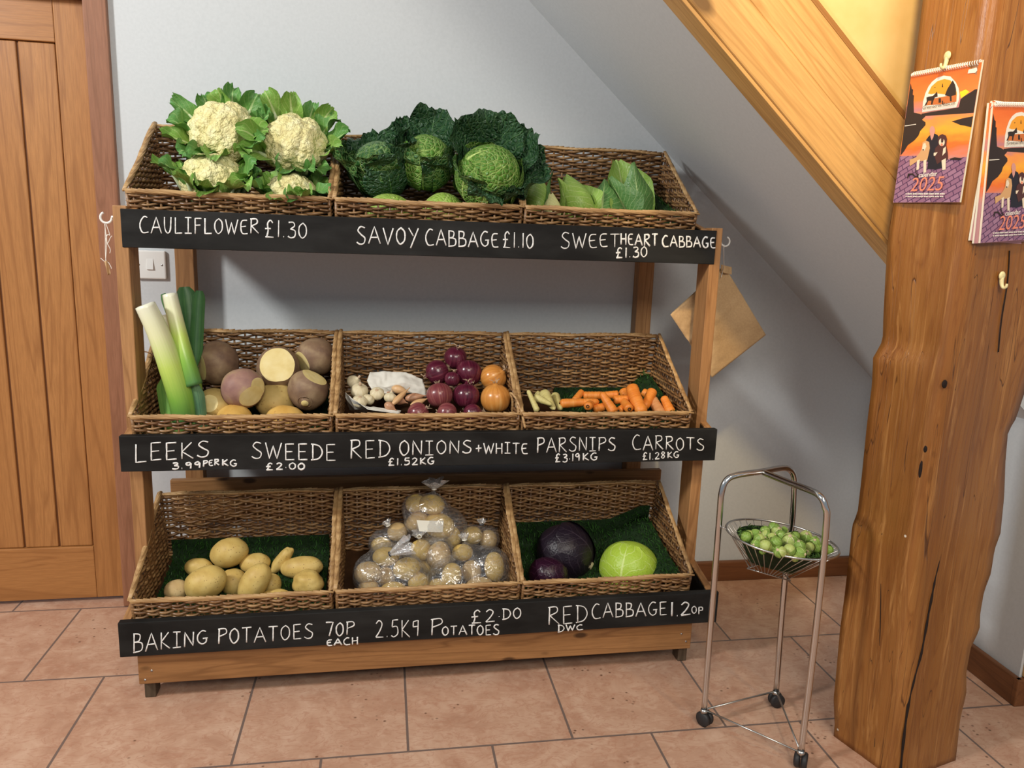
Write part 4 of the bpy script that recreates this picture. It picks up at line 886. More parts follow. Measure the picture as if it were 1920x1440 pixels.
for a in [((1050, 757, -.095), (1124, 753, -.09), 9.5, 6, 'long carrot lying level at the left beside the parsnips', M_CAR, 1, .002), ((1077, 752, -.055), (1092, 733, -.03), 7, 6, 'carrot stub showing behind the long level one', M_CAR, 2),
          ((1093, 742, -.04), (1132, 742, -.04), 8, 8, 'carrot lying level in the second row, left half', M_CAP and M_CAR, 3), ((1152, 775, -.125), (1127, 735, -.09), 10.5, 6, 'carrot slanting down to the rim, pale tip up', M_CAR, 4),
          ((1160, 740, -.055), (1118, 741, -.035), 8.5, 5, 'carrot in the second row with a dark hollow crown facing right', M_CAR, 5, 0, True), ((1168, 733, -.015), (1180, 752, -.05), 10, 7, 'stubby carrot at the back, under the tallest one', M_CAR, 6),
          ((1184, 724, -.06), (1206, 778, -.135), 12, 12, 'tallest carrot, propped upright across the heap', M_CAR, 7, .003), ((1224, 732, -.055), (1208, 765, -.095), 10, 8, 'carrot leaning left with its rounded end up, right of the tallest', M_CAR, 8),
          ((1244, 744, -.085), (1259, 776, -.125), 7, 10, 'carrot at the far right, apart from the heap', M_CAR, 9), ((1222, 748, -.06), (1242, 782, -.125), 10, 11, 'dull pale carrot sloping to the rim, second from the right', M_CAP, 10),
          ((1102, 762, -.130), (1110, 755, -.07), 8.5, 8, 'carrot pointing at the viewer near the rim, hollow dark crown', M_CAR, 11, 0, True), ((1180, 767, -.128), (1168, 752, -.07), 9, 8, 'carrot pointing at the viewer beside the tallest, dark hollow end', M_CAR, 12, 0, True),
          ((1150, 750, -.07), (1182, 748, -.07), 9, 7, 'short carrot wedged left of the tallest one', M_CAR, 13), ((1186, 731, -.02), (1172, 760, -.04), 9, 9, 'dull carrot behind the tallest one', M_CAP, 14), ((1160, 770, -.11), (1172, 762, -.085), 7, 7, 'pale yellowish carrot end low at the rim', M_CAR, 15), ((1112, 768, -.10), (1142, 760, -.09), 8, 8, 'carrot under the slanting one, mostly hidden', M_CAR, 16), ((1205, 735, -.01), (1222, 744, -.03), 8, 8, 'orange carrot behind the one leaning left', M_CAR, 17), ((1210, 778, -.12), (1185, 762, -.08), 9, 8, 'carrot lying low right of the tallest one', M_CAP, 18)]:
    rootveg('carrot', 'carrot', CG, *a)
for a in [((1019, 738, -.055), (1040, 768, -.125), 12.5, 4, 'fattest parsnip, broad shoulder up', M_PSN, 1), ((1003, 745, -.090), (1035, 759, -.128), 9, 3, 'parsnip lying with its brown tip toward the rim', M_PSN, 2), ((1040, 741, -.03), (1051, 768, -.11), 9, 5, 'parsnip right of the fattest one, next to the carrots', M_PSN, 3),
          ((990, 732, -.095), (1008, 772, -.138), 4, 6, 'thin parsnip along the left side of the basket', M_PSN, 4), ((1004, 738, -.035), (1020, 750, -.05), 8, 6, 'parsnip at the back left, mostly covered', M_PSN, 5)]:
    rootveg('parsnip', 'parsnip', 'parsnips in the middle right basket', *a)

# ------------------------------------------------------------------ potatoes
M_POT = m_skin('potato_skin', (.48, .31, .085), (.61, .43, .13), (.69, .52, .19), (.20, .10, .035), 150, .5, 22)
M_POT2 = m_skin('potato_skin_dusty', (.42, .27, .115), (.54, .38, .17), (.62, .47, .24), (.22, .12, .05), 120, .65, 26)
def potato(u, v, y, ax, bx, ang, label, seed, grp, mat=None, dep=None, amp=.07):
    k = pxm(u, v, y); c = at(u, v, y); rx = CM @ Vector((1, 0, 0)); ry = CM @ Vector((0, 1, 0)); rz = CM @ Vector((0, 0, 1))
    an = R(ang); X = rx * math.cos(an) + ry * math.sin(an); Y = -rx * math.sin(an) + ry * math.cos(an)
    M = Matrix((X, Y, rz)).transposed().to_4x4(); M.translation = c; dz_ = dep if dep else min(ax, bx)
    mb = MB(); blob(mb, M @ Matrix.Diagonal((ax * k, bx * k, dz_ * k, 1)), 4, amp, 1.15, seed)
    o = mb.build('potato', mat or M_POT, None, True, 0, c); return tag(o, label, 'potato', grp)
PG = 'baking potatoes in the bottom left basket'
for i, a in enumerate([(430, 1036, -.045, 35, 28, 12, 'topmost baking potato, smooth and oval'), (373, 1064, -.052, 27, 18, -8, 'potato at the back left, partly behind the large front one'), (478, 1056, -.055, 29, 19, 5, 'potato lying level at the back, right of the topmost'), (529, 1050, -.055, 28, 13, 52, 'narrow crooked potato standing on end at the back'),
                       (566, 1064, -.080, 40, 21, 4, 'wide pale potato at the back right, above another'), (578, 1092, -.142, 29, 23, 2, 'knobbly potato at the front right corner'), (385, 1093, -.165, 40, 31, 22, 'largest baking potato, pale and smooth at the front'), (438, 1092, -.100, 25, 27, 40, 'potato filling the gap right of the largest one'),
                       (477, 1092, -.165, 39, 25, 55, 'long pale potato leaning right at the front centre'), (331, 1106, -.135, 22, 19, 0, 'rough brownish potato at the left end'), (508, 1095, -.118, 19, 20, 0, 'small potato tucked right of the long leaning one'), (517, 1118, -.172, 28, 14, 3, 'flat yellow potato lowest at the rim')]):
    potato(*a, i + 1, PG, M_POT2 if i in (9,) else None, None, .16 if i in (3, 5) else .06)

# potatoes in clear bags
def m_film(name='clear_film', base=.03, gl0=.07):
    m = bpy.data.materials.new(name); m.use_nodes = True; nt = m.node_tree; nt.nodes.clear()
    out = nd(nt, 'OutputMaterial'); tr = nd(nt, 'BsdfTransparent'); gl = nd(nt, 'BsdfGlossy'); df = nd(nt, 'BsdfDiffuse'); m1 = nd(nt, 'MixShader'); m2 = nd(nt, 'MixShader')
    tr.inputs[0].default_value = (.95, .95, .95, 1); gl.inputs['Roughness'].default_value = .12; gl.inputs[0].default_value = (1, 1, 1, 1); df.inputs[0].default_value = (.8, .8, .8, 1)
    o = coords(nt); f = noisef(nt, o, 42, 3, 1.5); wr = math_(nt, 'ABSOLUTE', math_(nt, 'SUBTRACT', f, .5)); lines = ramp_f(nt, wr, 0, .03, True)
    lw = nd(nt, 'LayerWeight', Blend=.35)
    b = nd(nt, 'Bump', Strength=.9, Distance=.006); nt.links.new(f, b.inputs['Height']); nt.links.new(b.outputs[0], gl.inputs['Normal']); nt.links.new(b.outputs[0], lw.inputs['Normal'])
    f1 = math_(nt, 'ADD', gl0, math_(nt, 'MULTIPLY', lw.outputs['Facing'], .22)); f1 = math_(nt, 'ADD', f1, math_(nt, 'MULTIPLY', lines, .25))
    nt.links.new(f1, m1.inputs[0]); nt.links.new(tr.outputs[0], m1.inputs[1]); nt.links.new(gl.outputs[0], m1.inputs[2])
    f2 = math_(nt, 'ADD', base, math_(nt, 'MULTIPLY', lines, .14)); nt.links.new(f2, m2.inputs[0]); nt.links.new(m1.outputs[0], m2.inputs[1]); nt.links.new(df.outputs[0], m2.inputs[2])
    nt.links.new(m2.outputs[0], out.inputs[0]); return m
M_FILM = m_film('clear_film', .05, .10); M_FILM2 = m_film('gathered_film', .24, .2); M_TIE = plain('dark_tie', (.03, .035, .05), .4); M_LAB = plain('paper_label', (.78, .76, .66), .6)
M_FRILL = None
def potato_bag(label, pots, neck, taildir, tl, wide, seed, tie=M_TIE, glab=None):
    B = []
    for i, (u, v, y, ax, bx, ang, lab) in enumerate(pots):
        potato(u, v, y, ax, bx, ang, lab, seed * 10 + i, 'bagged potatoes in the bottom middle basket', M_POT2 if (seed + i) % 3 == 0 else None, None, .05); B.append((at(u, v, y), max(ax, bx) * pxm(u, v, y) * 1.06))
    K = at(*neck); C = Vector((0, 0, 0))
    for c, r in B: C += c / len(B)
    t = thing('potato_bag', C - Vector((0, 0, max(r for c, r in B))), label, 'bag', 'clear bags of potatoes in the bottom middle basket')
    V, Fs = ico(4); P = []; kd = (K - C); kl = kd.length; kd.normalize()
    for p in V:
        h = max((c - C).dot(p) + r for c, r in B) * .97 + .004
        q = C + p * h; a = p.dot(kd)
        if a > .55:
            f = (a - .55) / .45; ln = C + kd * (kl * (.55 + .45 * f)) + (p - kd * a) * h * (1 - f) ** 1.2; q = q.lerp(ln, min(1, f * 1.6))
        q += p * .0035 * noise.noise(p * 6 + Vector((seed, 0, 0))); P.append(q)
    mb = MB(); mb.add(P, Fs); mb.build('film', M_FILM, t)
    td = Vector(taildir).normalized(); e1 = td.orthogonal().normalized(); e2 = td.cross(e1)
    def fn(u, v):
        a = 2 * PI * u; r = .0045 + (wide - .0045) * v ** .8 * (1 + .35 * math.sin(7 * a + seed) * v); r2 = r * (.65 + .35 * math.sin(a * 3 + seed) ** 2)
        return K + td * tl * (v + .12 * v * math.sin(5 * a + seed)) + e1 * r * math.cos(a) + e2 * r2 * math.sin(a)
    mb = MB(); mb.grid(fn, 42, 8, 0, True); mb.build('gathered_neck', M_FILM2, t)
    mb = MB(); mb.tube([K + (e1 * math.cos(q) + e2 * math.sin(q)) * .0055 for q in [i * PI / 6 for i in range(13)]], .0017, 6); mb.build('tie', tie, t)
    if glab:
        P = [at(*q) for q in glab]; n_ = (P[1] - P[0]).cross(P[3] - P[0]).normalized(); mb = MB()
        mb.grid(lambda u, v: P[0].lerp(P[1], u).lerp(P[3].lerp(P[2], u), v) + Vector((0, -1, 0)) * (.003 * math.sin(PI * u)), 8, 4); o = mb.build('label', M_LAB, t); o['label'] = 'blank pale paper label'
potato_bag('tall clear bag at the back with a flared top, highest of the potato bags', [(779, 944, -.03, 19, 17, 20, 'bagged potato at the top left of the highest bag'), (809, 946, -.045, 25, 19, -5, 'bagged potato just under the flared top'), (783, 977, -.04, 22, 18, 30, 'bagged potato left of the paper label'), (824, 986, -.055, 29, 24, -20, 'bagged potato behind the paper label'), (848, 1006, -.045, 16, 20, 10, 'bagged potato low at the right of the highest bag')],
           (814, 917, -.035), (0, .05, 1), .022, .032, 1, M_FRILL or M_LAB, [(781, 975, -.088), (832, 976, -.088), (830, 998, -.092), (786, 996, -.092)])
potato_bag('clear bag in the centre, a speckled potato at its front', [(789, 1031, -.085, 20, 20, 20, 'bagged potato at the upper left of the centre bag'), (823, 1042, -.115, 22, 27, -10, 'speckled bagged potato at the front of the centre bag'), (800, 1066, -.085, 20, 18, 0, 'bagged potato low inside the centre bag')], (786, 1006, -.09), (-.1, -.4, .8), .018, .018, 2, M_LAB)
potato_bag('clear bag at the front left tied with a dark band', [(690, 1074, -.15, 26, 21, 8, 'bagged potato at the left of the dark-tied bag'), (763, 1066, -.145, 26, 21, 10, 'bagged potato at the upper right of the dark-tied bag'), (724, 1044, -.105, 25, 18, 0, 'bagged potato just behind the dark band'), (691, 1102, -.165, 20, 15, 0, 'bagged potato at the rim, left corner of the dark-tied bag'), (738, 1105, -.168, 24, 14, 0, 'bagged potato at the rim, middle of the dark-tied bag'), (784, 1093, -.158, 19, 20, 15, 'bagged potato at the rim, right corner of the dark-tied bag'), (722, 1082, -.125, 20, 18, 0, 'bagged potato buried in the middle of the dark-tied bag')],
           (731, 1039, -.165), (.85, -.2, .5), .055, .022, 3)
potato_bag('clear bag at the front right, stretched film between its potatoes', [(867, 1036, -.10, 20, 16, 5, 'bagged potato at the top of the front right bag'), (847, 1078, -.155, 19, 23, -10, 'bagged potato at the left of the front right bag'), (884, 1072, -.12, 19, 22, 0, 'bagged potato in the middle of the front right bag'), (927, 1063, -.14, 19, 28, 5, 'bagged potato at the right end of the front right bag'), (821, 1102, -.165, 19, 17, 0, 'bagged potato low at the rim, far left of the front right bag'), (898, 1096, -.165, 25, 14, 8, 'bagged potato flat at the rim, front right bag'), (936, 1098, -.145, 12, 9, 0, 'smallest bagged potato, at the right corner of the rim')],
           (871, 1012, -.095), (-.1, .1, 1), .014, .014, 4, M_LAB)
potato_bag('dim clear bag at the back right in the shade, dark tie on top', [(886, 1004, -.035, 19, 17, 0, 'bagged potato at the left of the dim back right bag'), (915, 1012, -.03, 17, 19, 0, 'bagged potato at the right of the dim back right bag')], (903, 983, -.035), (0, -.1, 1), .012, .012, 5)
potato_bag('clear bag at the back left behind the dark-tied one', [(745, 997, -.035, 19, 17, 20, 'bagged potato at the top of the back left bag'), (715, 1024, -.04, 20, 17, 0, 'bagged potato at the left of the back left bag')], (728, 985, -.04), (-.5, 0, 1), .012, .012, 6, M_LAB)

# ------------------------------------------------------------------ red and white cabbage
M_RC = m_leaf('red_cabbage_leaf', (.017, .010, .019), (.010, .006, .012), (.045, .032, .046), .3, 6, 0, .03, .4)
M_RC2 = m_leaf('red_cabbage_purple', (.030, .006, .020), (.016, .004, .012), (.075, .022, .05), .3, 6, 0, .03, .3)
M_WC = m_leaf('white_cabbage_leaf', (.45, .62, .065), (.36, .55, .045), (.62, .76, .24), .3, 6, 0, .035, .38)
t, c, r = tight_head('red_cabbage', 1058, 1035, -.062, 53, (-.8, .35, .35), (1, .95, 1.02), 'bigger blackish red cabbage, cut stem end facing right', 'cabbage', 'red cabbages in the bottom right basket', (M_RC, M_RC, M_RC), [(70, 8, 120, 62, .05), (250, 8, 125, 62, .05), (330, 8, 120, 55, .05), (160, 8, 118, 60, .05)], 31)
a_ax = Vector((-.8, .35, .35)).normalized(); mb = MB(); mb.tube([c - a_ax * r * .98, c - a_ax * r * 1.10], [r * .16, r * .13], 12); mb.build('stem_end', plain('cut_stem', (.50, .44, .27), .7, 0, .3, .2), t)
tight_head('red_cabbage', 1028, 1078, -.158, 36, (.3, .5, .75), (1.05, 1, .92), 'smaller purple cabbage low in the left corner', 'cabbage', 'red cabbages in the bottom right basket', (M_RC2, M_RC2, M_RC2), [(270, 4, 125, 66, .02), (30, 4, 120, 60, .03), (150, 4, 120, 60, .03)], 33)
tight_head('white_cabbage', 1180, 1066, -.125, 55, (.35, .5, .65), (1.03, 1, .92), 'round pale green cabbage on the grass mat', 'cabbage', None, (M_WC, M_WC, M_WC), [(215, 3, 130, 66, .008), (330, 3, 128, 64, .012), (90, 3, 120, 66, .012), (275, 3, 108, 50, .012)], 35)

# ------------------------------------------------------------------ oak post
def zx(L, y): return sorted((at(u, v, y).z, at(u, v, y).x) for u, v in L)
def lerp1(T, z):
    if z <= T[0][0]: return T[0][1]
    for (z0, x0), (z1, x1) in zip(T[:-1], T[1:]):
        if z <= z1: return x0 + (x1 - x0) * (z - z0) / (z1 - z0)
    return T[-1][1]
LS = zx([(1730, 0), (1705, 200), (1675, 380), (1665, 440), (1660, 520), (1656, 600), (1655, 638), (1646, 655), (1637, 670), (1635, 720), (1625, 800), (1615, 900), (1608, 960), (1598, 985), (1590, 1060), (1583, 1120), (1575, 1180), (1567, 1270), (1563, 1310), (1565, 1360), (1563, 1380)], -.559)
FS = zx([(1845, 100), (1828, 300), (1811, 470), (1770, 720), (1742, 880), (1715, 1040), (1690, 1400)], -.709)
RS = zx([(1920, 740), (1905, 785), (1890, 810), (1885, 870), (1883, 930), (1876, 1000), (1865, 1030), (1858, 1075), (1845, 1110), (1838, 1150), (1837, 1180), (1820, 1215), (1812, 1260), (1812, 1300), (1800, 1350), (1795, 1400), (1790, 1440)], -.668)
RS = [(z, x) for z, x in RS] + [(RS[-1][0] + .08, RS[-1][1] + .012), (2.2, RS[-1][1] + .014)]
mb = MB(); NZ, NE = 150, 10
def post_ring(z):
    bl = Vector((lerp1(LS, z), -.559, z)); fl = Vector((lerp1(FS, z), -.709, z)); fr = Vector((lerp1(RS, z), -.668, z)); br = Vector((fr.x - .03, -.520, z))
    d1 = (bl - fl).normalized() * .011; d2 = (fr - fl).normalized() * .011; P = []
    for a, b, n in ((bl, fl + d1, NE), (fl + d1, fl + d2, 2), (fl + d2, fr, NE), (fr, br, 5), (br, bl, 5)):
        for k in range(n):
            q = a.lerp(b, k / n); nrm = (b - a).cross(Vector((0, 0, 1))).normalized(); e = math.sin(PI * k / n); P.append(q - nrm * (.004 * e * noise.noise(Vector((q.x * 14, q.y * 14, z * 3.2))) + .0016 * e * noise.noise(Vector((q.x * 60, q.y * 60, z * 7)))))
    return P
rings = [post_ring(2.2 * i / NZ) for i in range(NZ + 1)]; n = len(rings[0])
mb.add([p for rg in rings for p in rg], [(i * n + k, (i + 1) * n + k, (i + 1) * n + (k + 1) % n, i * n + (k + 1) % n) for i in range(NZ) for k in range(n)] + [tuple(range(n)), tuple(range(NZ * n, NZ * n + n))[::-1]])
post = thing('oak_post', (1.63, -.63, 0), 'rough waney-edged oak post beside the wire trolley, hung with calendars', 'post')
mb.build('trunk', M_OAK, post)
NL = Vector((-.978, -.208, 0)); NF = Vector((.208, -.978, 0)); PLp = Vector((1.54, -.559, 0)); PFp = Vector((1.572, -.709, 0))
M_HOLE = plain('dark_hole', (.012, .005, .003), .9)
def onface(u, v, left, off=0):
    p0, n_ = (PLp, NL) if left else (PFp, NF); p = hit(u, v, p0, n_); z = p.z
    if left: q = Vector((lerp1(LS, z), -.559, z)); e = (Vector((lerp1(FS, z), -.709, z)) - q).normalized()
    else: q = Vector((lerp1(FS, z), -.709, z)); e = (Vector((lerp1(RS, z), -.668, z)) - q).normalized()
    n2 = e.cross(Vector((0, 0, 1))).normalized(); n2 = n2 if n2.dot(n_) > 0 else -n2
    return hit(u, v, q + n2 * off, n2), n2
for (u, v, w_, h_) in ((1771, 720, 6.5, 9), (1735, 842, 4, 7.5), (1726, 880, 3.2, 19)):
    p, n2 = onface(u, v, False, -.0015); k = 1.25 / F; mb = MB(); e = n2.cross(Vector((0, 0, 1)))
    M = Matrix((e, Vector((0, 0, 1)), n2)).transposed().to_4x4(); M.translation = p; blob(mb, M @ Matrix.Diagonal((w_ * k, h_ * k, .003, 1)), 3, .12, 1.5, u); mb.build('knot_hole', M_HOLE, post)
mb = MB(); cr = smoothpts([onface(u, v, False, -.0006)[0] for u, v in ((1766, 1030), (1760, 1056), (1752, 1090), (1747, 1118), (1737, 1172), (1727, 1225), (1712, 1280), (1703, 1322), (1694, 1390), (1688, 1450))], 5)
mb.tube(cr, [.0009 + .0017 * min(1, i / 12) * (1 + .4 * math.sin(i * 1.3)) for i in range(len(cr))], 6); mb.build('crack', M_HOLE, post)
mb = MB(); cr = smoothpts([onface(u, v, False, -.0006)[0] for u, v in ((1893, 470), (1889, 530), (1878, 600), (1872, 660))], 5); mb.tube(cr, .0012, 6); mb.build('crack', M_HOLE, post)
mb = MB(); cr = smoothpts([onface(u, v, True, -.0006)[0] for u, v in ((1654, 1000), (1651, 1150), (1648, 1260), (1640, 1400))], 6); mb.tube(cr, .0010, 6); mb.build('crack', M_HOLE, post)

# pale plastic hooks on the post
M_HOOK = plain('ivory_plastic', (.74, .66, .36), .35)
def wall_hook(u, v, left, label):
    p, n2 = onface(u, v, left, .001); e = Vector((0, 0, 1)).cross(n2).normalized(); zz = Vector((0, 0, 1)); k = 1.22 / F
    t = thing('wall_hook', p, label, 'hook', 'ivory plastic hooks on the post')
    M = Matrix((e, zz, n2)).transposed().to_4x4(); M.translation = p + n2 * .002
    mb = MB(); blob(mb, M @ Matrix.Diagonal((8.6 * k, 9.6 * k, .0034, 1)), 3, 0, 1, 1); mb.tube(smoothpts([p + n2 * .002 - zz * 4 * k, p + n2 * .003 - zz * 14 * k, p + n2 * .005 - zz * 21 * k, p + n2 * .009 - zz * 25 * k, p + n2 * .013 - zz * 22 * k, p + n2 * .0135 - zz * 16 * k], 5), [.0040 * (1 - .5 * i / 25) for i in range(26)], 10); mb.build('hook_body', M_HOOK, t)
    for dx in (-2.4, 2.4):
        for dz in (-2.4, 2.4): MB().lathe([(0, .0004), (.8 * k, .0003), (1.1 * k, 0)], 8, place(p + n2 * .0047 + e * dx * k + zz * dz * k, n2)).build('nail_dot', M_HOLE, t)
wall_hook(1778, 105, True, 'ivory plastic hook holding up the left-hand calendar')
wall_hook(1877, 517, False, 'empty ivory plastic hook below the right-hand calendars')

# ------------------------------------------------------------------ calendars
def m_cover():
    m, nt, b = newmat('calendar_sunset', .35, .4); sx = nt.nodes.new('ShaderNodeSeparateXYZ'); nt.links.new(nd(nt, 'TexCoord').outputs['UV'], sx.inputs[0])
    w_ = math_(nt, 'ADD', sx.outputs[1], math_(nt, 'MULTIPLY', math_(nt, 'SUBTRACT', noisef(nt, coords(nt, (1.2, 6, 1), 'UV'), 3, 3), .5), .16))
    setc(nt, b, ramp(nt, w_, [(0, (.72, .13, .025)), (.2, (.84, .23, .05)), (.30, (.52, .22, .25)), (.37, (.85, .30, .08)), (.46, (.90, .42, .04)), (.58, (.80, .17, .03)), (.68, (.62, .26, .22)), (.72, (.50, .25, .28))])); return m
def m_pave():
    m, nt, b = newmat('calendar_paving', .35, .4); br = nd(nt, 'TexBrick'); nt.links.new(coords(nt, (1, 1, 1), 'UV', (0, 0, R(28))), br.inputs['Vector']); br.inputs['Scale'].default_value = 4; br.inputs['Mortar Size'].default_value = .022
    br.inputs['Color1'].default_value = (.26, .12, .21, 1); br.inputs['Color2'].default_value = (.36, .20, .31, 1); br.inputs['Mortar'].default_value = (.075, .03, .09, 1); nt.links.new(br.outputs[0], b.inputs['Base Color']); return m
M_COVER, M_PAVE = m_cover(), m_pave()
PC = {k: plain('print_' + k, c, .35) for k, c in dict(dark=(.035, .022, .018), white=(.80, .76, .70), amber=(.80, .34, .03), yellow=(.90, .68, .03), skin=(.62, .30, .26), navy=(.022, .018, .026), gold=(.62, .36, .17), brown=(.085, .030, .028), cream=(.78, .66, .52), salmon=(.82, .26, .17), rust=(.55, .16, .04)).items()}
KEYS = list(PC); CT, CTR, CBL = [hit(u, v, PLp + NL * .008, NL) for u, v in ((1709, 137), (1842, 112), (1675, 380))]
EX0 = (CTR - CT); CW = EX0.length; EX0.normalize(); EY0 = (CBL - CT); EY0 = EY0 - EX0 * EY0.dot(EX0); CH = EY0.length; EY0.normalize()
def zl(x, y, two=False):
    """a spot of the left-hand cover (zoomed view) -> metres from its top left corner"""
    p = hit(1670 + x / 9, (230 if two else 90) + y / 9, PLp + NL * .008, NL) - CT; return p.dot(EX0), p.dot(EY0)
def ell(cx, cy, rx, ry, n=16): return [(cx + rx * math.cos(2 * PI * i / n), cy + ry * math.sin(2 * PI * i / n)) for i in range(n)]
ART = [('white', [(352, 425), (1547, 191), (1543, 236), (350, 470)], 0), ('dark', [(1480, 690), (1420, 700), (1330, 760), (1250, 810), (1180, 865), (1150, 1000), (900, 1045), (700, 1075), (520, 1110), (530, 1150), (1000, 1120), (1415, 1092)], 0),
       ('yellow', [(1170, 740), (1270, 700), (1330, 740), (1260, 800), (1185, 850)], 0),
       ('dark', [(340, 590), (318, 720), (300, 850), (262, 1100), (238, 1240), (215, 1420), (165, 1820), (230, 1740), (290, 1640), (400, 1560), (470, 1480), (500, 1400), (590, 1300), (590, 1255), (530, 1210), (590, 1150), (480, 1108), (392, 1090), (388, 900), (395, 800), (375, 790), (380, 700), (358, 690)], 0),
       ('dark', [(1030, 1240), (1200, 1190), (1400, 1150), (1385, 1335), (1250, 1310), (1180, 1300), (1100, 1265)], 0),
       ('white', [(238, 1310), (430, 1282), (432, 1292), (240, 1322)], 0),
       ('white', [(530, 1085), (550, 900), (590, 760), (640, 650), (700, 570), (780, 505), (900, 465), (1010, 480), (1100, 575), (1150, 680), (1165, 780), (1155, 880), (1110, 1000)], 0),
       ('amber', [(632, 770), (690, 650), (790, 560), (910, 522), (1010, 545), (1085, 640), (1120, 760), (1112, 900), (860, 950), (800, 800)], 0), ('white', [(612, 800), (760, 765), (960, 790), (950, 830), (800, 830), (700, 880), (600, 880)], 0), ('rust', [(600, 970), (640, 890), (740, 850), (1112, 780), (1112, 905), (860, 950)], 0),
       ('dark', [(1050, 545), (1005, 620), (960, 690), (940, 740), (918, 800), (1000, 820), (1105, 790), (1108, 700), (1090, 620)], 0), ('dark', [(1000, 800), (1030, 800), (1034, 900), (1006, 900)], 0),
       ('dark', [(575, 975), (612, 900), (608, 835), (650, 820), (715, 810), (745, 780), (765, 760), (780, 735), (790, 755), (797, 820), (750, 835), (725, 890), (708, 955), (685, 955), (692, 890), (640, 892), (602, 970)], 0),
       ('dark', [(735, 662), (765, 658), (750, 672)], 0), ('dark', [(875, 600), (882, 600), (890, 660), (868, 660)], 0), ('dark', [(815, 850), (850, 845), (855, 920), (812, 925)], 0), ('dark', [(872, 890), (888, 890), (888, 955), (872, 955)], 0),
       ('white', [(1305, 430), (1320, 365), (1400, 345), (1460, 325), (1468, 380), (1430, 420)], 0),
       ('navy', [(600, 295), (640, 240), (665, 215), (740, 180), (800, 210), (840, 300), (835, 520), (840, 640), (640, 670), (600, 640), (640, 500), (655, 400)], 1), ('skin', ell(708, 135, 46, 78), 1), ('skin', [(670, 190), (740, 180), (725, 250), (697, 300), (680, 250)], 1), ('navy', [(640, 660), (860, 620), (880, 760), (760, 790), (620, 780)], 1),
       ('gold', [(545, 335), (600, 303), (655, 325), (668, 430), (640, 560), (620, 640), (500, 650), (470, 640), (330, 735), (325, 625), (430, 590), (500, 500), (530, 440)], 1), ('cream', [(555, 360), (590, 340), (610, 400), (580, 470), (545, 470), (538, 430)], 1), ('cream', [(450, 640), (500, 620), (480, 790), (442, 800)], 1), ('cream', [(560, 640), (610, 620), (605, 840), (560, 845)], 1), ('dark', ell(557, 458, 14, 12, 10), 1),
       ('brown', [(800, 260), (830, 215), (880, 192), (940, 220), (958, 280), (945, 380), (968, 500), (975, 600), (930, 660), (870, 650), (790, 700), (740, 540), (760, 430), (810, 380)], 1), ('cream', ell(870, 330, 50, 66), 1), ('brown', ell(878, 290, 22, 44), 1), ('dark', ell(875, 325, 18, 14, 10), 1), ('salmon', ell(870, 372, 20, 26, 10), 1), ('cream', [(895, 440), (940, 400), (935, 500), (880, 560)], 1), ('cream', [(868, 640), (940, 600), (935, 790), (880, 800)], 1), ('cream', [(735, 510), (800, 500), (760, 560), (735, 560)], 1),
       ('dark', [(425, 740), (445, 850), (490, 905), (440, 940), (370, 880), (320, 880), (300, 940), (285, 940), (300, 860), (380, 855), (440, 915), (462, 900), (425, 840)], 1), ('dark', [(1000, 610), (1090, 585), (1200, 600), (1195, 630), (1010, 625)], 1)]
for k in range(22):
    ART.append(('white', [(262 + k * 31, 1192), (262 + k * 31 + 18 + 9 * (k * 7 % 3 > 0), 1191), (262 + k * 31 + 18 + 9 * (k * 7 % 3 > 0), 1212), (262 + k * 31, 1213)], 1))
    if k < 21: ART.append(('white', [(262 + k * 31, 1238), (262 + k * 31 + 18 + 9 * (k * 5 % 3 > 0), 1237), (262 + k * 31 + 18 + 9 * (k * 5 % 3 > 0), 1256), (262 + k * 31, 1257)], 1))
PAVE = [(150, 565), (420, 560), (700, 590), (1000, 620), (1345, 570), (1255, 1345), (36, 1355)]
def glyphs(body, size, shear=0, thin=0):
    cu = bpy.data.curves.new('lettering', 'FONT'); cu.body = body; cu.size = size; cu.offset = thin; o = bpy.data.objects.new('lettering', cu); COL.objects.link(o)
    me = bpy.data.meshes.new_from_object(o.evaluated_get(bpy.context.evaluated_depsgraph_get())); V = [(v.co.x + shear * v.co.y, v.co.y) for v in me.vertices]; Fs = [tuple(p.vertices) for p in me.polygons]
    bpy.data.objects.remove(o); bpy.data.meshes.remove(me); return V, Fs
TXT = [('calendar', (490, 926, 1), (803, 896, 1), 'white', 0, .012), ('2025', (350, 1160, 1), (892, 1140, 1), 'salmon', .12, -.004), ('Greenacres Rescue', (556, 1040, 0), (1102, 952, 0), 'dark', 0, .004)]
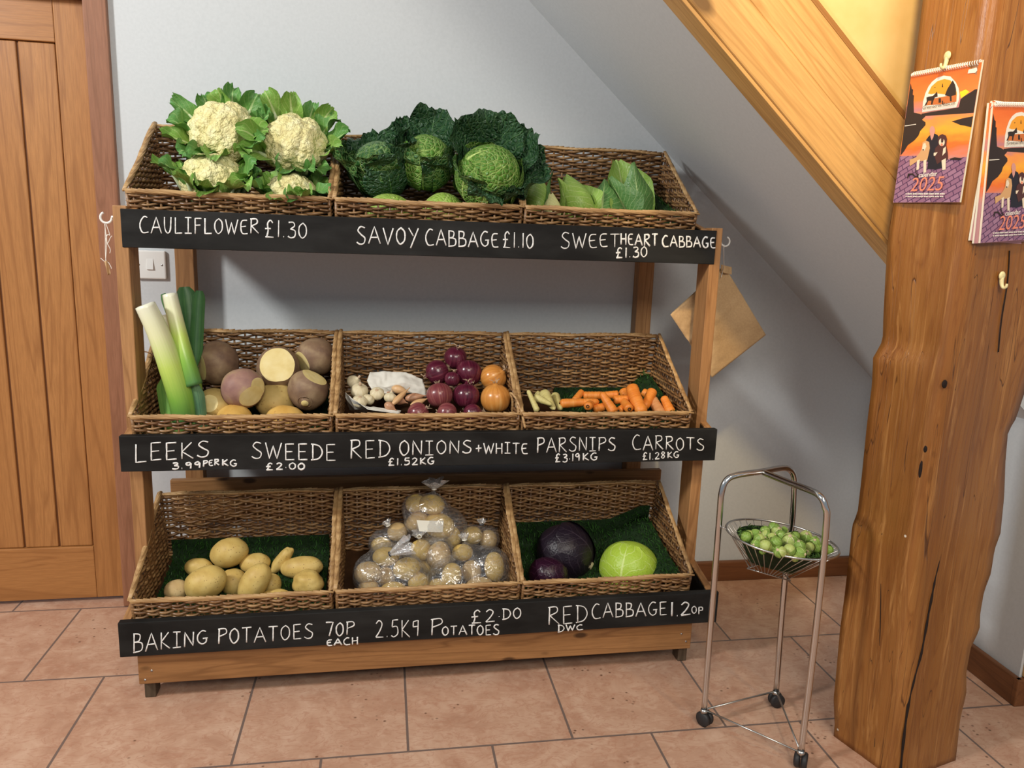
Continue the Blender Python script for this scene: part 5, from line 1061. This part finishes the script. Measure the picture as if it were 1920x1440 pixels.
def calendar(O, EX, EY, N, label, full_art=True):
    O = Vector(O); P = lambda a, b, h: O + EX * a + EY * b + N * h
    t = thing('calendar', O + EX * CW / 2 + EY * CH, label, 'calendar', 'sunset calendars on the oak post')
    mb = MB(); mb.prism([P(0, 0, -.0040), P(CW, 0, -.0040), P(CW, CH, -.0040), P(0, CH, -.0040)], N * .0038); mb.build('pages', plain('page_edges', (.76, .72, .60), .7), t, False)
    mb = MB(); mb.add([P(0, 0, 0), P(CW, 0, 0), P(CW, CH, 0), P(0, CH, 0)], [(0, 3, 2, 1)], [(0, 0), (1, 0), (1, 1), (0, 1)]); mb.build('cover', M_COVER, t, False)
    if full_art:
        mb = MB(); h = .00012; cl = lambda q: (max(.0004, min(CW - .0004, q[0])), max(.0004, min(CH - .0004, q[1])))
        q = [cl(zl(x, y, True)) for x, y in PAVE]; mb.add([P(a, b, h) for a, b in q], [tuple(range(len(q)))], [(a / CW, b / CW) for a, b in q], len(KEYS))
        for i, (c_, poly, two) in enumerate(ART):
            h += .000035; q = [cl(zl(x, y, two)) for x, y in poly]; mb.add([P(a, b, h) for a, b in q], [tuple(range(len(q)))], None, KEYS.index(c_))
        mb.build('cover_picture', [PC[k] for k in KEYS] + [M_PAVE], t, False)
        h += .0002
        for body, p0, p1, c_, sh, thin in TXT:
            a0, b0 = zl(*p0); a1, b1 = zl(*p1); mb = MB(); V, Fs = glyphs(body, 1, sh, thin); xs = [x for x, y in V]; sc = math.hypot(a1 - a0, b1 - b0) / (max(xs) - min(xs)); ang = math.atan2(b1 - b0, a1 - a0); x0 = min(xs)
            mb.add([P(a0 + (x - x0) * sc * math.cos(ang) + y * sc * math.sin(ang) * 1.0, b0 + (x - x0) * sc * math.sin(ang) - y * sc * (1.02 if body == '2025' else 1) * math.cos(ang), h) for x, y in V], Fs, None, KEYS.index(c_)); mb.build('cover_lettering', [PC[k] for k in KEYS], t, False)
    mb = MB(); nl = 30
    pts = [P(CW * (.02 + .96 * i / (nl * 8)), .0032 + .0042 * math.sin(2 * PI * i / 8), .0008 + .0042 * math.cos(2 * PI * i / 8) - .0016) for i in range(nl * 8 + 1)]; mb.tube(pts, .0008, 5); mb.build('spiral_binding', M_PLASTIC, t)
calendar(CT, EX0, EY0, NL, 'spiral-bound 2025 sunset calendar alone on the left face of the post')
T2, B2_ = hit(1863, 192, PFp + NF * .0135, NF), hit(1838, 458, PFp + NF * .0135, NF); EY2 = (B2_ - T2).normalized(); EX2 = NF.cross(EY2).normalized(); EX2 = EX2 if EX2.x > 0 else -EX2
calendar(T2, EX2, EY2, NF, 'foremost sunset calendar of the stack at the right edge of the post')
for k, (u, v, off) in enumerate([(1855, 193, .0090), (1861, 189, .0045)]):
    T3 = hit(u, v, PFp + NF * off, NF); EYk = (hit((1826, 1818)[k], 459, PFp + NF * off, NF) - T3).normalized(); EXk = NF.cross(EYk).normalized(); EXk = EXk if EXk.x > 0 else -EXk
    calendar(T3, EXk, EYk, NF, ['middle calendar of the stack, a strip of it showing at the left', 'rearmost calendar of the stack, against the post'][k], False)

# ------------------------------------------------------------------ chrome trolley
A_ = at
tro = thing('wire_trolley', (1.39, -.52, 0), 'chrome three-legged wire trolley on castors between stand and oak post', 'trolley')
w1, w2, w3 = Vector((1.2773, -.487, .034)), Vector((1.4768, -.4416, .0347)), Vector((1.4205, -.6457, .030))
zt = .5865
U = smoothpts([w1, A_(1336, 1130, -.487), A_(1349, 970, -.487), A_(1353, 925, -.486), A_(1362, 901, -.484), A_(1382, 891, -.479), A_(1430, 884, -.465), A_(1462, 878, -.449), A_(1478, 879, -.4445), A_(1488, 892, -.442), A_(1489, 920, -.4416), A_(1485, 985, -.4416), A_(1472, 1085, -.4416), w2], 6)
MB().tube(U, .0066, 14).build('frame_tube', M_CHROME, tro)
U2 = smoothpts([A_(1432, 886, -.468), A_(1480, 905, -.545), A_(1520, 920, -.606), A_(1538, 931, -.633), A_(1547, 950, -.6440), A_(1549, 985, -.6457), A_(1531, 1170, -.6457), w3], 6)
MB().tube(U2, .0066, 14).build('frame_tube', M_CHROME, tro)
for i, (a, b) in enumerate(((w1, w2), (w2, w3), (w3, w1))):
    o = Vector((0, 0, .006)); MB().tube([a + o, b + o], .0021, 8).build('base_wire', M_WIRE, tro)
for i, p in enumerate((w1, w2, w3)):
    t_ = MB(); ax_ = Vector((math.cos(.5 + i), math.sin(.5 + i), 0)); c = Vector((p.x, p.y, .0175)) + Vector((.004, .002, 0))
    for sg in (-1, 1): t_.lathe([(0, .007), (.008, .0075), (.0145, .006), (.0172, .002), (.0172, -.002), (.0145, -.005), (0, -.005)], 20, place(c + ax_ * sg * .0072, ax_))
    cs = t_.build('castor', M_RUBBER, tro)
    MB().tube([Vector((p.x, p.y, .033)), Vector((p.x, p.y, .042))], [.0085, .0075], 12).build('castor_collar', M_WIRE, cs)
RC, RR = Vector((1.3945, -.530, .4605)), .1135
nx, ny = -.10, -.02                                               # the rim tips down to the right
def rimp(a, k=1): x, y = RR * k * math.cos(a), RR * k * math.sin(a); return RC + Vector((x, y, nx * x + ny * y))
b1, b2 = atz(1401, 1066, .374), atz(1482, 1089, .364); mid = (b1 + b2) / 2; pr = Vector((-(b2 - b1).y, (b2 - b1).x, 0)); b3 = mid + pr * .9; b3.z = .37
TRI = [b1, b2, b3]; TC = (b1 + b2 + b3) / 3
def trip(a):
    dd = Vector((math.cos(a), math.sin(a), 0)); best = None
    for i in range(3):
        p, q = TRI[i], TRI[(i + 1) % 3]; e = q - p; den = dd.x * e.y - dd.y * e.x
        if abs(den) < 1e-9: continue
        w_ = p - TC; s_ = (w_.x * e.y - w_.y * e.x) / den; t_ = (w_.x * dd.y - w_.y * dd.x) / den
        if s_ > 0 and -1e-6 <= t_ <= 1 + 1e-6: best = p.lerp(q, t_)
    return best
wb = thing('wire_basket_placeholder', tro.location, None, None); bpy.data.objects.remove(wb)
bk = MB(); bk.tube([rimp(2 * PI * i / 64) for i in range(65)], .0023, 8); rimo = bk.build('basket_rim', M_WIRE, tro)
MB().tube(TRI + [b1], .0017, 6).build('basket_base_ring', M_WIRE, tro)
for i in range(36):
    a = 2 * PI * i / 36 + .05; q = trip(a); MB().tube([rimp(a), q], .00095, 5).build('basket_wire', M_WIRE, tro)
for p, w_ in ((w1, .47), (w2, .455), (w3, .447)):
    q = U[6] if p is w1 else None; c = Vector((p.x, p.y, w_)); d_ = c - RC; a = math.atan2(d_.y, d_.x); MB().tube([rimp(a), rimp(a, d_.length / RR)], .0022, 6).build('basket_lug', M_WIRE, tro)
def cone(u, v):
    a = 2 * PI * u; top = rimp(a, .80) + Vector((0, 0, -.006)); q = trip(a).lerp(TC, .12) + Vector((0, 0, .004)); k = v ** .9
    p = top.lerp(q, k) if v < .82 else top.lerp(q, .82 ** .9).lerp(TC + Vector((0, 0, .008)), (v - .82) / .18)
    return p, Vector((-math.cos(a), -math.sin(a), .75))
M_GRASST = plain('grass_trolley', (.07, .15, .03), .6, 0, .3, .45, 90)
grass_mat('green artificial grass cone inside the wire trolley basket', cone, 2600, .011, 'artificial_grass_mat', 40, 14, M_GRASST)
M_SPR = m_leaf('sprout_leaf', (.26, .42, .07), (.14, .27, .035), (.52, .62, .24), .35, 6, 0, .06, .4)
M_SPR2 = m_leaf('sprout_leaf_pale', (.46, .52, .15), (.34, .46, .10), (.66, .66, .34), .35, 6, 0, .06, .4)
M_SPC = plain('sprout_cut', (.62, .50, .30), .7, 0, .3, .25)
SP = [(460, 440, 76), (490, 400, 60), (592, 388, 62), (645, 470, 74), (720, 352, 66), (590, 545, 62), (730, 560, 80), (742, 410, 60), (828, 440, 58), (880, 520, 82), (850, 305, 70), (895, 350, 68), (950, 420, 74), (1085, 482, 96), (1003, 345, 50), (1165, 425, 64), (1312, 430, 78), (1218, 560, 74), (1075, 622, 80), (932, 645, 76), (1228, 665, 76), (1365, 580, 66), (1440, 512, 72), (1160, 745, 44), (1640, 625, 62), (1300, 505, 46), (1560, 610, 56), (1460, 600, 56), (1010, 520, 50), (820, 620, 50), (690, 640, 46), (1330, 655, 50), (1020, 440, 50), (780, 480, 44)]
for i, (x, y, q) in enumerate(SP):
    u, v = 1340 + x / 7.68, 950 + y / 7.68; dd = ((x - 950) / 700) ** 2; z = .474 - .024 * dd - (.012 if q < 52 else 0)
    c = atz(u, v, z - .085 * (x - 950) / 7.68 * 1.5 / F); r = q / 7.68 * (c - CAM).length / F * .98; t = thing('brussels_sprout', c - Vector((0, 0, r)), 'small round green sprout heaped with others on the trolley grass', 'sprout', 'sprouts heaped in the wire trolley basket')
    ax_ = Vector((rnd.uniform(-1, 1), rnd.uniform(.1, 1) if i % 3 else rnd.uniform(-1, 0), rnd.uniform(-.9, .3) if i % 3 else rnd.uniform(0, 1))).normalized(); pale = i % 5 in (1, 3)
    mb = MB(); blob(mb, place(c, ax_, i, (r, r, r * 1.03)), 3, .04, 1.5, i); mb.build('heart', M_SPR2 if pale else M_SPR, t)
    for k in range(3): wrap_leaf(c, r, ax_, k * 125 + i * 40, 8, 112, 58, M_SPR2 if (pale and k) or (k == 1 and i % 2) else M_SPR, t, i + k, .12, .04, .02 + .03 * k, 10, 10)
    mb = MB(); mb.lathe([(0, .0015), (r * .26, .001), (r * .3, -.001)], 12, place(c - ax_ * r * .99, -ax_)); mb.build('stalk_end', M_SPC, t)

# ------------------------------------------------------------------ brown paper bag, strings, twig
def m_kraft():
    m, nt, b = newmat('kraft_paper', .75, .25); f = noisef(nt, coords(nt), 14, 5, .6); g = noisef(nt, coords(nt), 220, 3)
    setc(nt, b, ramp(nt, math_(nt, 'ADD', math_(nt, 'MULTIPLY', f, .6), math_(nt, 'MULTIPLY', g, .4)), [(.35, (.45, .29, .145)), (.65, (.58, .39, .205))])); bump(nt, b, f, .3, .004); return m
M_KRAFT = m_kraft(); yb = -.016
bag = thing('paper_bag', at(1335, 706, yb), 'brown paper bag hanging by one corner behind the right post', 'paper bag')
def bagsheet(dy, amp, seed, cor):
    T_, L_, B_, R_ = [at(u, v, yb + dy) for u, v in cor]; mb = MB()
    def fn(u, v):
        q = T_.lerp(R_, u).lerp(L_.lerp(B_, u), v); e = math.sin(PI * u) * math.sin(PI * v)
        return q + Vector((0, -1, 0)) * (amp * e * (.6 + noise.noise(Vector((u * 3, v * 3, seed)))) + .0025 * max(0, v - .5) * noise.noise(Vector((u * 16, v * 10, seed))) * 2 + .004 * max(0, 1 - abs(u - .42) * 16) * (.4 + v))
    mb.grid(fn, 40, 40); o = mb.build('paper_layer', M_KRAFT, bag); s_ = o.modifiers.new('thick', 'SOLIDIFY'); s_.thickness = .0005; return o
bagsheet(0, .006, 1, [(1359, 500), (1257, 590), (1335, 708), (1436, 628)]); bagsheet(.009, .003, 5, [(1357, 498), (1259, 587), (1332, 703), (1433, 624)])
mb = MB(); mb.grid(lambda u, v: at(1352 + 20 * u, 496 + 14 * v + 5 * u, yb - .006 - .006 * math.sin(u * 5)), 8, 4); mb.build('folded_corner', M_KRAFT, bag)
sg = MB(); h0 = Vector((hc2.x - .001, -.085, hc2.z - r_ * .95)); sg.tube(smoothpts([h0 + Vector((-.002, 0, .004)), h0 + Vector((-.001, 0, -.012)), at(1357, 498, -.05), at(1355, 508, yb - .010), at(1352, 520, yb - .010)], 6), .0009, 6)
tag(sg.build('string', M_STRING, None, True, 0, h0), 'white string tying the brown paper bag to the right-hand cup hook', 'string')
s2 = thing('string', at(198, 480, -.085), 'knotted white string hanging from the left-hand cup hook with a paper scrap', 'string'); yk = -.085
mb = MB()
for P_ in [[(197, 417), (197.5, 450), (198, 482), (201, 496)], [(196, 418), (199, 440), (200, 460), (198, 490)], [(199, 420), (204, 434), (206, 441), (202, 440), (199, 448), (202, 456), (207, 446), (210, 442)], [(200, 440), (201, 455), (206, 465), (207, 470), (206, 475)], [(189, 484), (196, 490), (203, 492), (208, 500), (209, 504)]]:
    mb.tube(smoothpts([at(u, v, yk) for u, v in P_], 6), .00085, 6)
mb.build('cord', M_STRING, s2)
mb = MB(); mb.grid(lambda u, v: at(196 + 6 * u + 6 * v, 490 + 26 * v - 2 * u, yk - .003 * math.sin(u * 4 + v * 3)), 6, 8); o = mb.build('paper_scrap', M_KRAFT, s2); o.modifiers.new('thick', 'SOLIDIFY').thickness = .0006
tw = MB(); tw.tube(smoothpts([at(262, 660, -.02), at(275, 660, -.03), at(292, 668, -.05)], 5), .0016, 6); tag(tw.build('willow_strand', M_WICKER, None, True, 0, at(275, 660, -.03)), 'thin twig poking out at the left of the leeks', 'strand')
